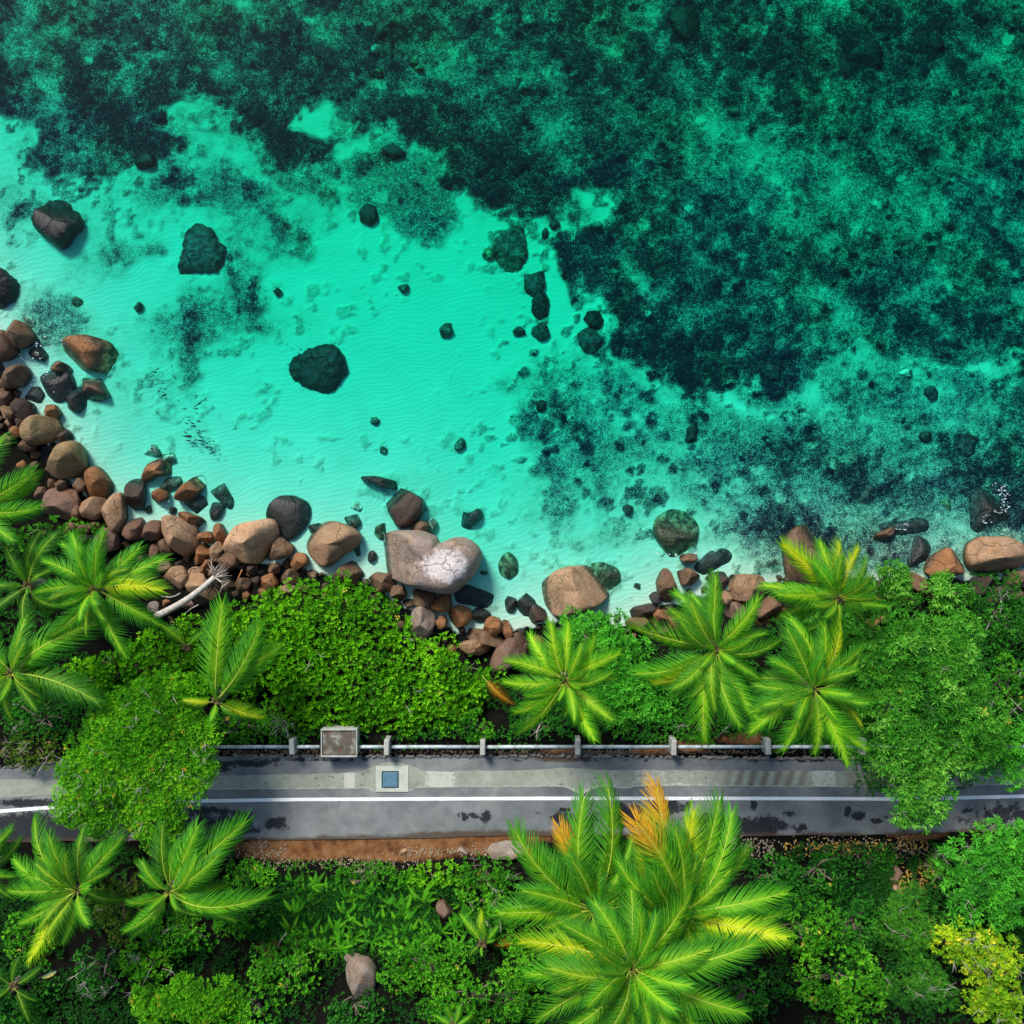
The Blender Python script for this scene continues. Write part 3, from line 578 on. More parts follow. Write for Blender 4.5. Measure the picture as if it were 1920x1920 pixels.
SEA = [
 ('black coral-crusted rock rising from the pale sand at the upper left', [(78,402),(85,384),(108,379),(138,390),(140,425),(128,450),(112,458),(95,440),(80,425)], 'black', -.04),
 ('black boulder cut by the left photo edge, above the shore rocks', [(-30,510),(5,508),(26,532),(22,555),(5,572),(-30,570)], 'black', .15),
 ('three-lobed dark coral head beyond the black crusted rock', [(355,440),(372,428),(392,438),(400,458),(418,468),(418,490),(398,504),(370,508),(345,512),(340,495),(352,470)], 'wet', -.55),
 ('small round black coral head at the rim of the hazy green patch', (690,407,30,36,0), 'black', -.5),
 ('black scallop-edged oval rock alone on the bright sand', [(550,690),(553,674),(575,663),(600,660),(625,657),(640,672),(646,690),(644,705),(632,708),(624,724),(605,727),(585,722),(562,712),(551,702)], 'black', -.60),
 ('dark knobbly coral head beside the long sand tongue', [(932,462),(945,440),(962,438),(982,450),(984,480),(972,498),(965,512),(950,512),(938,492)], 'sub', -.7),
 ('small oval coral stone atop the knobbly coral head', (973,436,20,18,20), 'sub', -.9),
 ('flat green stone left of the knobbly coral head', (917,478,20,22,-30), 'green', -1.1),
 ('ring-like dark coral stone at the sand gap', (1039,421,16,16,0), 'wet', -.9),
 ('comma-shaped dark stone near the ring-like one', (1022,439,12,20,0), 'wet', -.9),
 ('dark coral clump at the top of the chain down the sand edge', (1003,532,40,46,-20), 'wet', -.75),
 ('black coral clump in the middle of the chain down the sand edge', (1013,574,28,42,0), 'black', -.7),
 ('small triangular dark stone left of the chain end', (975,622,20,18,10), 'wet', -.9),
 ('forked dark coral stone at the end of the chain', (1014,625,32,28,40), 'wet', -.85),
 ('dark rounded coral head at the inner sand pocket', (1114,600,34,30,0), 'black', -.7),
 ('dark coral head below the inner sand pocket', (1108,640,44,40,20), 'wet', -.75),
 ('small mottled stone on bare sand between the hazy patch and the oval rock', (757,540,20,15,20), 'sub', -1.0),
 ('small two-tone stone on bare sand right of the black oval rock', (838,620,22,26,20), 'sub', -.9),
 ('dark stone at the start of the weedy streaks', (1015,762,18,22,0), 'black', -.85),
 ('black round coral head among the weedy streaks', (1294,815,27,30,0), 'black', -.6),
 ('small dark stone on the sand off the ridged black boulder', (719,846,14,14,0), 'sub', -.7),
 ('little dark stone up-beach of the black oval rock right side', (704,789,16,14,30), 'sub', -.8),
 ('weedy stone on the sand above the small dark pair', (862,833,18,26,0), 'sub', -.7),
 ('grey block of rock breaking the surface in the top reef', [(705,60),(712,46),(728,40),(740,46),(737,60),(722,70),(708,72)], 'dark', .12),
 ('pale grey-green stone below the grey block in the top reef', (706,97,28,20,10), 'grey', -.7),
 ('flat grey-green stone right of the pale one in the top reef', (776,120,24,10,25), 'green', -.8),
 ('small grey-green stone next to the flat one in the top reef', (787,131,14,9,0), 'green', -.8),
 ('little green stones pair member under the pale grey-green stone', (710,140,14,12,0), 'green', -.8),
 ('grey rock in a dark ring at the middle of the top reef', [(972,170),(980,160),(995,160),(1004,170),(994,184),(978,184)], 'grey', -.15),
 ('large black rock patch at the upper right reef', [(1596,105),(1610,88),(1640,85),(1652,102),(1645,125),(1625,136),(1600,128)], 'black', -.35),
 ('black rock at the top edge of the reef, right of centre', [(1258,40),(1272,20),(1300,22),(1306,60),(1285,76),(1266,66)], 'black', -.45),
 ('small grey stone in the dark diagonal band of the right reef', (1375,209,20,15,0), 'sub', -.8),
 ('black coral head near the upper right corner', (1750,85,34,30,0), 'black', -.6),
 ('pale green oval stone in the lower right reef', (1697,700,20,16,0), 'subpale', -.8),
 ('dark round coral head at the right below the reef edge', (1744,738,26,24,0), 'wet', -.6),
 ('dark round coral head pair member nearer the right shore', (1733,820,20,20,0), 'wet', -.6),
 ('wide dark coral clump above the stepped sunken slab', (1812,835,48,40,0), 'wet', -.65),
 ('pale ridged stone in the dark reef patch, centre right', (1214,590,10,14,0), 'subpale', -.8),
 ('dark coral head at the lower end of the weedy streaks', (1445,700,40,34,0), 'wet', -.7),
 ('green round stone on the sand near the left shore', (146,566,18,18,0), 'green', -.5),
 ('small dark stone on the sand under the three-lobed coral head', (260,575,16,16,0), 'sub', -.6),
 ('small dark stone right of the weedy left streaks', (522,549,14,14,0), 'sub', -.9),
 ('dark coral knob on the edge of the left reef spur', (272,300,36,30,0), 'black', -.7),
 ('dark ledge of coral under the small sand notch', (738,286,40,20,10), 'wet', -.9),
 ('thin dark driftwood-like reef stone pointing at the ridged black boulder', [(675,896),(700,893),(722,898),(745,906),(752,918),(735,916),(712,908),(690,904)], 'wet', -.14),
]
for lb, out, col, zt in SEA: rock(lb, out, col, zt, group='rocks and coral heads in the bay', name='sea_rock', cat='rock', rough=.16, facets=1, boxy=.45)
LANDR = [('pale concrete-like slab of rock at the road verge left of the big palms', [(905,1600),(915,1585),(950,1579),(985,1580),(990,1600),(960,1612),(920,1612)], 'grey', '.5'),
 ('angular grey stone on the orange verge', [(855,1588),(864,1586),(880,1598),(877,1604),(858,1596)], 'grey', '.8'),
 ('small cream stone on the orange verge', (759,1595,18,9,0), 'pale', '.6'),
 ('pale stone half in the ferns under the verge', (672,1640,40,14,-15), 'grey', '.5'),
 ('grey-pink boulder leaning in the ferny slope', [(818,1695),(832,1690),(844,1705),(856,1725),(848,1735),(832,1722),(820,1712)], 'mauve', '1.2'),
 ('grey boulder with a mossy top in the lower slope', [(648,1815),(660,1800),(690,1800),(704,1820),(700,1860),(682,1888),(668,1872),(652,1840)], 'grey', '.9'),
 ('flat blue-grey stone above the mossy-topped boulder', (662,1797,40,22,15), 'grey', '.9'),
 ('brown-grey boulder at the right slope by yellow leaves', [(1665,1640),(1676,1622),(1690,1632),(1692,1660),(1678,1670),(1666,1658)], 'mauve', '1.1'),
 ('pale cream stone beneath the brown-grey slope boulder', (1682,1672,24,26,0), 'pale', '.9'),
 ('grey twin stone right of the pale cream one', (1720,1668,28,20,-20), 'grey', '.9'),
 ('small white-grey stone at the foot of the bright right tree', (1785,1680,22,14,0), 'grey', '.9')]
for lb, out, col, zt in LANDR: rock(lb, out, col, zt, group='stones on the slope', name='stone', cat='stone')
# small cobbles that nothing tells apart, filling the gaps of the shore
cands = []
for i in range(7000):
    x = random.uniform(-20, 1940); y = random.uniform(600, 1260)
    cands.append((x, y))
cx = np.array(cands); dsh = poly_sd(cx[:, 0], cx[:, 1], SHPOLY)
bigp = [(sum(q[0] for q in o)/len(o), sum(q[1] for q in o)/len(o), (max(q[0] for q in o)-min(q[0] for q in o)+max(q[1] for q in o)-min(q[1] for q in o))/4) if isinstance(o, list) else (o[0], o[1], (o[2]+o[3])/4) for _, o, _, _ in BIG]
bigp += [(800,1055,85),(1080,1110,60)]
placed = []
for (x, y), d in zip(cands, dsh):
    if len(placed) >= 125: break
    lim = 70 if x < 500 else 45
    if not (-14 < d < lim): continue
    if x > 1480 and d < 10: continue
    if y < 740 and x > 60: continue
    s = random.uniform(13, 27)
    if any((x-a)**2+(y-b2)**2 < (r0*.72+s*.4)**2 for a, b2, r0 in bigp): continue
    if any((x-a)**2+(y-b2)**2 < ((r0+s)*.42)**2 for a, b2, r0 in placed): continue
    placed.append((x, y, s))
import re
def near_label(x, y):
    best = min(range(len(BIG)), key=lambda i: math.hypot(x-bigp[i][0], y-bigp[i][1])-bigp[i][2]); lb = BIG[best][0]
    short = re.split(r',| in the | at the | with | beside | between | above | below | under | near | lying | standing | touched | cut | next | tucked | directly | of the | off the | jutting | alone | hugging | wedged | along | half | seen | whose | that | breaking | right of | left of | pointing | around | just | inshore | behind | awash| touching| by the', lb)[0]
    dx, dy = x-bigp[best][0], y-bigp[best][1]
    rel = ('right of' if dx > 0 else 'left of') if abs(dx) > abs(dy) else ('below' if dy > 0 else 'above')
    return rel+' the '+short
CN = {'brown': 'brown', 'orange': 'orange-brown', 'dark': 'blackish', 'red': 'reddish', 'mauve': 'purplish grey', 'tan': 'tan'}; seen = set()
for (x, y, s) in placed:
    cc_ = random.choice(['brown','orange','dark','red','brown','mauve','tan']); nl_ = near_label(x, y)
    for adj in (['larger ', 'mid-sized '] if s > 19 else ['small ', 'little '])+['rounded ', 'flattish ', 'knobbly ', 'further ', 'stray ', 'extra ']:
        lb_ = adj+CN[cc_]+' cobble '+nl_
        if lb_ not in seen: break
    seen.add(lb_)
    rock(lb_, (x, y, s*1.1, s*.95, random.uniform(0, 180)), cc_, '.75', group='small cobbles between the shore boulders', name='cobble', cat='cobble')


# ---------------------------------------------------------------- road
RZ = 2.2
def lerp_line(pts, x): return np.interp(x, [p[0] for p in pts], [p[1] for p in pts])
TOP = [(-1500,1530),(-400,1470),(-100,1446),(0,1440),(150,1428),(380,1418),(700,1419),(1000,1418),(1300,1421),(1640,1423),(1920,1418),(2400,1400),(3500,1340)]
BOT = [(-1500,1700),(-400,1618),(-100,1590),(0,1580),(150,1577),(420,1576),(620,1573),(820,1571),(1000,1566),(1300,1568),(1640,1566),(1920,1556),(2400,1530),(3500,1465)]
LINE = [(-1500,1625),(-400,1552),(0,1521),(80,1515),(180,1508),(365,1502),(560,1499),(1000,1497),(1400,1497),(1700,1498),(1920,1493),(2400,1475),(3500,1415)]
CT = [(-400,1492),(0,1461),(90,1462),(365,1455),(560,1451),(660,1449),(900,1445),(1300,1444),(1640,1446),(1920,1442),(2400,1426)]
CB = [(-400,1530),(0,1496),(90,1490),(365,1481),(560,1479),(700,1478),(900,1475),(1300,1473),(1640,1476),(1920,1471),(2400,1455)]
xs = np.unique(np.concatenate([np.linspace(-1500, -100, 30), np.linspace(-100, 2020, 531), np.linspace(2020, 3500, 30)]))
tt = np.linspace(0, 1, 44)
X, T = np.meshgrid(xs, tt, indexing='ij')
wob = 2.2*fbm(X, X*0+5, 40, 71, 4)
y0 = lerp_line(TOP, xs)[:, None]; y1 = lerp_line(BOT, xs)[:, None]
Y = y0+(y1-y0)*T+np.where(T == 0, wob, np.where(T == 1, wob, 0))
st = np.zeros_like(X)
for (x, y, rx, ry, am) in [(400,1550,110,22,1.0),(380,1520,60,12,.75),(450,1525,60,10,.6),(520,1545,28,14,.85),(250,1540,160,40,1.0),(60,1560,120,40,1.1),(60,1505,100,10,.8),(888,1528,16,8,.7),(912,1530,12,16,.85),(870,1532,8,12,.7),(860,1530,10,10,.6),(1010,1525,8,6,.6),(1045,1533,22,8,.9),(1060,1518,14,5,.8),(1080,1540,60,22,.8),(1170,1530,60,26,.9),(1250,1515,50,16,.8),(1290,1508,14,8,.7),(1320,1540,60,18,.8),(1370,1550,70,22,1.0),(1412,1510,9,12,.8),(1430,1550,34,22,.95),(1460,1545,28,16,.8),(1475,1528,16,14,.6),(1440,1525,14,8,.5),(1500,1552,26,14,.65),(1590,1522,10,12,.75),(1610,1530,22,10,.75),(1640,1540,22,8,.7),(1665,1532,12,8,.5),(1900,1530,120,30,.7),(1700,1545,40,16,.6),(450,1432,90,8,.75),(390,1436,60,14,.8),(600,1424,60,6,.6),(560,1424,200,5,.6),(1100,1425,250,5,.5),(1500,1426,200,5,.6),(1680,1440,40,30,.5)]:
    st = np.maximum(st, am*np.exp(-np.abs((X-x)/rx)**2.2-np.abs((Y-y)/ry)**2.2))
dirt = np.exp(-(y1-Y)/9*(1-0)) * (1+.4*fbm(X, Y, 30, 81)) + .8*np.exp(-((X-1050)/70)**2-((Y-1424)/8)**2) + .5*np.exp(-(Y-y0)/5)
dirt += .5*np.exp(-((X-900)/160)**2-((Y-1562)/9)**2)
am_, t, b = mat('asphalt'); k = NB(t); p = k.pos()
n1 = k.noise(p, 1.1, 5, .6); n2 = k.noise(p, 26, 4, .8); n3 = k.noise(p, 2.6, 8, .78)
c = k.ramp(n1, [(.3, (.165, .175, .17)), (.7, (.275, .288, .275))])
c = k.mix(k.rng(n2, .3, .7), k.mix(1.0, c, (.78, .78, .78), 'MULTIPLY'), k.mix(1.0, c, (1.22, 1.22, 1.22), 'MULTIPLY'))
sx = k.n('ShaderNodeSeparateXYZ'); k.l(p, sx.inputs[0])
tone = k.noise(p, .22, 5, .65)
c = k.mix(k.rng(tone, .40, .60, 0, .75), c, (.58, .61, .66), 'MULTIPLY')
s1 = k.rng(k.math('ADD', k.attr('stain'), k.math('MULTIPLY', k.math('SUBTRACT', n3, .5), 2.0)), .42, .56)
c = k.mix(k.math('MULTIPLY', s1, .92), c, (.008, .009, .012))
s2 = k.rng(k.math('ADD', k.attr('dirt'), k.math('MULTIPLY', k.math('SUBTRACT', n3, .5), 1.1)), .45, .8)
c = k.mix(k.math('MULTIPLY', s2, .85), c, (.075, .045, .026))
ck = k.n('ShaderNodeTexVoronoi', feature='DISTANCE_TO_EDGE'); ck.inputs['Scale'].default_value = .16
dv = k.n('ShaderNodeVectorMath', operation='ADD'); k.l(p, dv.inputs[0]); k.l(k.noise(p, 1.6, 5, .7, out=1), dv.inputs[1]); k.l(dv.outputs[0], ck.inputs['Vector'])
c = k.mix(k.math('MULTIPLY', k.rng(ck.outputs[0], .004, .001, 0, .6), k.rng(k.noise(p, .3, 2), .5, .6)), c, (.03, .03, .03))
k.l(c, b.inputs['Base Color']); k.l(k.math('SUBTRACT', .9, k.math('MULTIPLY', s1, .35)), b.inputs['Roughness']); b.inputs['Specular IOR Level'].default_value = .3
k.bump(n2, .5, .01, b)
V = PV(X.ravel(), Y.ravel(), RZ+0*X.ravel())
ME_ROAD = npmesh('road', V, grid_faces(*X.shape)[:, ::-1], am_, True, {'stain': st.ravel(), 'dirt': dirt.ravel()})
mobj('road', ME_ROAD, kind='structure')
# concrete gutter strip
xc = np.linspace(-400, 2400, 1401); tc = np.linspace(0, 1, 12)
X, T = np.meshgrid(xc, tc, indexing='ij')
y0 = (lerp_line(CT, xc)+1.6*fbm(xc, xc*0, 18, 91, 3))[:, None]; y1 = lerp_line(CB, xc)[:, None]+(1.2*fbm(xc, xc*0+9, 14, 93, 3))[:, None]
bul = 14*np.exp(-((xc-1090)/22)**2)+5*np.exp(-((xc-1170)/22)**2)+8*np.exp(-((xc-735)/40)**8)
y1 = y1+bul[:, None]; y0 = y0-(20*sstep(0, 1, (1-np.abs(xc-735)/75)))[:, None]-(5*np.exp(-((xc-1060)/50)**2))[:, None]
Y = y0+(y1-y0)*T
str_ = .7*np.exp(-((X-1440)/90)**4)*(.5+.5*np.sin(X/13*2*np.pi*.55+Y*.08))+.35*np.exp(-((X-1620)/60)**4)*(.5+.5*np.sin(X/7))
pale = np.maximum.reduce([np.exp(-np.abs((X-655)/11)**6), np.exp(-((X-826)/28)**8)*.9, np.exp(-((X-1218)/40)**6)*.55, np.exp(-((X-1268)/50)**4)*sstep(.6, 1, T)*.8, np.exp(-((X-1545)/26)**6)*.75, sstep(.88, 1, T)*(np.abs(X-1000) < 900)*.8, np.exp(-((X-1100)/50)**2)*sstep(.7, 1, T)])
str_ = str_*1.3
dk = np.maximum(sstep(380, 60, X)*.9, sstep(1640, 1800, X)*.7)
cm_, t, b = mat('old_concrete'); k = NB(t); p = k.pos()
n1 = k.noise(p, 1.5, 6, .75); n2 = k.noise(p, 22, 4, .8); n3 = k.noise(p, 5, 5, .7)
c = k.ramp(n1, [(.3, (.22, .25, .19)), (.7, (.40, .42, .34))])
c = k.mix(k.attr('stripe'), c, (.16, .14, .10))
c = k.mix(k.rng(k.math('ADD', k.attr('pale'), k.math('MULTIPLY', k.math('SUBTRACT', n3, .5), 2.2)), .40, .75, 0, .8), c, (.55, .56, .47))
c = k.mix(k.rng(n2, .3, .7), k.mix(1.0, c, (.82, .82, .82), 'MULTIPLY'), k.mix(1.0, c, (1.15, 1.15, 1.15), 'MULTIPLY'))
c = k.mix(k.math('MULTIPLY', k.rng(k.noise(p, 4, 3), .66, .7), .7), c, (.07, .07, .06))
k.l(c, b.inputs['Base Color']); b.inputs['Roughness'].default_value = .9; k.bump(n2, .5, .012, b)
V = PV(X.ravel(), Y.ravel(), RZ+.006+0*X.ravel())
mobj('concrete_gutter', npmesh('concrete_gutter', V, grid_faces(*X.shape)[:, ::-1], cm_, True, {'stripe': str_.ravel(), 'pale': pale.ravel()}), kind='structure')
lm, t, b = mat('road_paint'); k = NB(t); p = k.pos()
pn = k.noise(p, 9, 6, .8)
k.l(k.mix(k.rng(pn, .60, .68, 0, .7), (.86, .88, .86), (.25, .26, .27)), b.inputs['Base Color']); b.inputs['Roughness'].default_value = .6
xl = np.linspace(-400, 2400, 701); yl = lerp_line(LINE, xl)
hw = 3.3+.35*fbm(xl, xl*0+3, 12, 95, 3)
X = np.stack([xl, xl], 1); Y = np.stack([yl-hw, yl+hw], 1)
V = PV(X.ravel(), Y.ravel(), RZ+.010+0*X.ravel())
mobj('road_line', npmesh('road_line', V, grid_faces(*X.shape)[:, ::-1], lm, False), kind='structure')
CONC = simple('weathered_concrete', (.40,.41,.36), .9, .35, 3, .6, 25)
PADM = simple('pale_cement', (.50,.53,.45), .85, .14, 3, .4, 25)
def wxy(px, py, z): return P(px, py, z)
# manhole
e = empty('manhole', P(732, 1461, RZ), label='square blue-grey steel manhole cover set in a pale cement pad beside the white line', cat='manhole')
def local(mb, e):
    L = e.location; mb.V = [(x-L[0], y-L[1], z-L[2]) for x, y, z in mb.V]; return mb
x0, y0, _ = P(705, 1484, RZ); x1, y1, _ = P(766, 1436, RZ); cxm, cym, _ = P(732, 1461, RZ)
mb = MB(); hs = .36
for (a, b2, c2, d2) in [(x0, cxm-hs, y0, y1), (cxm+hs, x1, y0, y1), (cxm-hs, cxm+hs, y0, cym-hs), (cxm-hs, cxm+hs, cym+hs, y1)]:
    mb.add([(a, c2, RZ), (b2, c2, RZ), (b2, d2, RZ), (a, d2, RZ), (a, c2, RZ+.05), (b2, c2, RZ+.05), (b2, d2, RZ+.05), (a, d2, RZ+.05)], [(4,5,6,7),(0,1,5,4),(1,2,6,5),(2,3,7,6),(3,0,4,7)])
local(mb, e).build('cement_pad', PADM, e)
STEEL, t, b = mat('blue_steel'); k = NB(t); p = k.pos()
k.l(k.ramp(k.noise(p, 9, 4, .7), [(.3, (.10, .22, .30)), (.7, (.16, .32, .42))]), b.inputs['Base Color']); b.inputs['Metallic'].default_value = .2; b.inputs['Roughness'].default_value = .55
ckb = k.n('ShaderNodeTexWave'); ckb.inputs['Scale'].default_value = 12; k.l(p, ckb.inputs[0]); k.bump(ckb.outputs['Fac'], .5, .02, b)
mb = MB(); mb.box((cxm, cym, RZ+.025), (.66, .66, .07), .012); local(mb, e).build('cover', STEEL, e)
mb = MB()
for sx_ in (-.27, .27): mb.box((cxm+sx_, cym, RZ+.066), (.06, .035, .014), .004)
local(mb, e).build('lifting_slot', simple('slot_dark', (.03,.04,.05)), e)
mb = MB()
for (a, b2, c2, d2) in [(-.37,0,.035,.74),(.37,0,.035,.74),(0,-.37,.705,.035),(0,.37,.705,.035)]: mb.box((cxm+a, cym+b2, RZ+.03), (c2, d2, .05), .006)
local(mb, e).build('frame', simple('frame_steel', (.07,.10,.12), .6), e)
# railing
PIPE, t, b = mat('white_pipe'); k = NB(t); p = k.pos()
k.l(k.mix(k.rng(k.noise(p, 2.5, 6, .75), .45, .62, 0, .8), (.52, .60, .62), (.19, .21, .19)), b.inputs['Base Color']); b.inputs['Roughness'].default_value = .5
e = empty('roadside_railing', P(1000, 1400, RZ-.06), label='low white pipe railing carried on short concrete posts along the seaward verge', cat='railing')
posts = [380, 555, 729, 906, 1082, 1258, 1432, 1607, 1782, 1957]
mbp = MB(); mbp.box((0, 0, .42), (.22, .66, .92), .03); pm = mbp.mesh('post', CONC)
for i, x in enumerate(posts):
    X_, Y_, _ = P(x, 1393, RZ-.06); o = mobj('post', pm, e); o.location = (X_-e.location.x, Y_-e.location.y, 0)
    o.rotation_euler = (R(random.uniform(-1.5, 1.5)), R(random.uniform(-1.5, 1.5)), R(random.uniform(-2, 2)))
for a, b2 in zip(posts[:-1], posts[1:]):
    A = P(a, 1393, RZ-.06); B = P(b2, 1393, RZ-.06); mb = MB()
    segs = [(A[0]+.13, B[0]-.13)]
    if a == 555: 
        bx0 = P(603, 1393, RZ)[0]; bx1 = P(668, 1393, RZ)[0]; segs = [(A[0]+.13, bx0), (bx1, B[0]-.13)]
    for u0, u1 in segs:
        mb2 = MB(); mb2.tube([(u0-e.location.x, A[1]-e.location.y-.04, .55+random.uniform(-.02, .02)), ((u0+u1)/2-e.location.x, A[1]-e.location.y-.04, .55-.015*random.random()), (u1-e.location.x, A[1]-e.location.y-.04, .55)], .078, 12); mb2.build('rail', PIPE, e, smooth=True)
# concrete block
BLK, t, b = mat('mossy_block'); k = NB(t); p = k.pos(); ob = k.obj()
n1 = k.noise(p, 2.2, 6, .7)
c = k.ramp(n1, [(.32, (.055, .05, .03)), (.5, (.12, .10, .075)), (.66, (.34, .35, .30))])
sx = k.n('ShaderNodeSeparateXYZ'); k.l(ob, sx.inputs[0])
ex = k.math('MAXIMUM', k.rng(k.math('ABSOLUTE', sx.outputs[0]), .70, .80), k.rng(k.math('ABSOLUTE', sx.outputs[1]), .50, .60))
c = k.mix(k.rng(k.math('ADD', ex, k.math('MULTIPLY', k.math('SUBTRACT', n1, .5), 1.5)), .4, .6), c, (.40, .42, .36))
c = k.mix(k.math('MULTIPLY', k.rng(k.noise(p, 3.4, 2), .64, .68), .8), c, (.22, .05, .035))
k.l(c, b.inputs['Base Color']); b.inputs['Roughness'].default_value = .95; k.bump(n1, .7, .04, b)
X_, Y_, _ = P(636, 1392, RZ+.75)
e = empty('concrete_block', (X_, Y_, RZ-.1), label='squat mossy concrete block interrupting the white pipe railing', cat='concrete block')
mb = MB(); mb.box((0, 0, .42), (1.56, 1.16, .84), .05); mb.build('block', BLK, e)
mb = MB(); mb.box((0, -.60, .885), (1.60, .07, .08), .01); mb.box((0, .56, .885), (1.60, .06, .06), .01); mb.box((-.77, -.02, .875), (.055, 1.08, .06), .01); mb.box((.77, -.02, .875), (.055, 1.08, .06), .01); mb.build('rim', CONC, e)
# broken kerb and rubble
xk = np.arange(-300, 2300, 5.0); mbk = MB()
for x in xk:
    if random.random() < .22: continue
    y = float(lerp_line(TOP, x))-1.5+random.uniform(-1.5, 1.5)
    s = random.uniform(.05, .13); X_, Y_, Z_ = P(x+random.uniform(-2, 2), y, RZ); mbk.box((X_, Y_, Z_+.01), (s*1.6, s, .14), .025, random.uniform(-.4, .4))
mbk.build('kerb_rubble', simple('rubble', (.22,.20,.165), .95, .5, 5), kind='stuff')
def litter(name, regions, n, size, m, zoff=.03):
    V = []; Q = []
    for i in range(n):
        x, y, rx, ry = random.choice(regions); px = x+random.uniform(-1, 1)*rx; py = y+random.gauss(0, .5)*ry
        z = max(H1(px, py), RZ-.2 if 1415 < py < 1612 else -9)+zoff
        if 1420 < py < 1568: z = RZ+.02
        s = size*random.uniform(.5, 1.4); a = random.uniform(0, 6.28); c, q = math.cos(a), math.sin(a); cc = P(px, py, z); o = len(V)
        for u, v, h in ((-1,0,0),(0,-.5,.4),(1,0,.1),(0,.5,.4)): V.append((cc[0]+s*(u*c-v*q), cc[1]+s*(u*q+v*c), cc[2]+h*s*.5+random.uniform(0, .02)))
        Q.append((o, o+1, o+2, o+3))
    mobj(name, npmesh(name, np.array(V), np.array(Q), m, False), kind='stuff')
litter('fallen_leaves', [(1500,1586,140,24),(1400,1590,50,24),(1620,1590,100,30),(1700,1600,60,30),(1650,1592,90,16),(600,1618,120,14),(720,1618,90,14),(480,1596,60,24),(840,1596,90,10)], 1500, .05, simple('dry_leaf', (.34,.27,.19), .9, .5, 20))
litter('verge_gravel', [(760,1411,360,6),(1240,1411,360,6),(520,1410,160,6),(1000,1411,500,5),(1130,1411,60,6)], 1500, .05, simple('gravel', (.16,.12,.09), .95, .6, 20))
litter('yellow_leaf_litter', [(1700,1640,50,24),(1720,1655,40,30),(1560,1590,90,16),(1650,1585,90,12)], 420, .07, simple('yellow_leaf', (.55,.33,.07), .9, .4, 20), .12)

# ---------------------------------------------------------------- foliage
def leaf_mat(name, dark, mid, light, rare=(.75,.62,.10), objtint=False, trans=.22, rough=.62):
    m = bpy.data.materials.new(name); m.use_nodes = True; t = m.node_tree; b = t.nodes['Principled BSDF']; k = NB(t)
    a = k.attr('tint'); c = k.ramp(a, [(0, dark), (.45, mid), (.9, light), (.955, light), (.99, rare)])
    if objtint:
        oi = k.n('ShaderNodeObjectInfo'); c = k.mix(1.0, c, oi.outputs['Color'], 'MULTIPLY')
    k.l(c, b.inputs['Base Color']); b.inputs['Roughness'].default_value = rough; b.inputs['Specular IOR Level'].default_value = .16
    if trans:
        tl = k.n('ShaderNodeBsdfTranslucent'); k.l(k.mix(1.0, c, (1.3, 1.25, .5), 'MULTIPLY'), tl.inputs[0]); mx = k.n('ShaderNodeMixShader'); mx.inputs[0].default_value = trans
        k.l(b.outputs[0], mx.inputs[1]); k.l(tl.outputs[0], mx.inputs[2]); k.l(mx.outputs[0], t.nodes['Material Output'].inputs[0])
    return m
LM = {
 'bright': leaf_mat('scaevola_leaf', (.035,.18,.003), (.11,.42,.005), (.28,.68,.012)),
 'mid': leaf_mat('bush_leaf', (.018,.12,.006), (.060,.32,.010), (.20,.60,.02)),
 'whorl': leaf_mat('whorl_leaf', (.022,.13,.012), (.065,.33,.016), (.24,.60,.07)),
 'whorlb': leaf_mat('bright_whorl_leaf', (.03,.19,.02), (.065,.40,.02), (.17,.62,.05)),
 'fine': leaf_mat('fine_leaf', (.035,.17,.006), (.11,.44,.010), (.30,.68,.02), (.62,.40,.04)),
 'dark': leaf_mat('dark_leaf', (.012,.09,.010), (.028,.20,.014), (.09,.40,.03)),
 'yellow': leaf_mat('yellow_leaf_bush', (.05,.20,.01), (.20,.46,.01), (.58,.72,.02), (.80,.72,.05)),
 'olive': leaf_mat('olive_leaf', (.03,.09,.008), (.08,.18,.012), (.20,.34,.03), (.50,.30,.12)),
 'wispy': leaf_mat('wispy_leaf', (.018,.12,.012), (.05,.27,.016), (.14,.46,.03)),
}
LM['under'] = leaf_mat('undergrowth_leaf', (.006,.05,.006), (.014,.11,.010), (.04,.22,.02))  # darker greens put the deep shade of the lower slope into the leaf colour
BARK = simple('bark', (.16,.125,.095), .95, .4, 8, .6, 20)
TWIG = simple('pale_twig', (.42,.38,.33), .9, .3, 8)
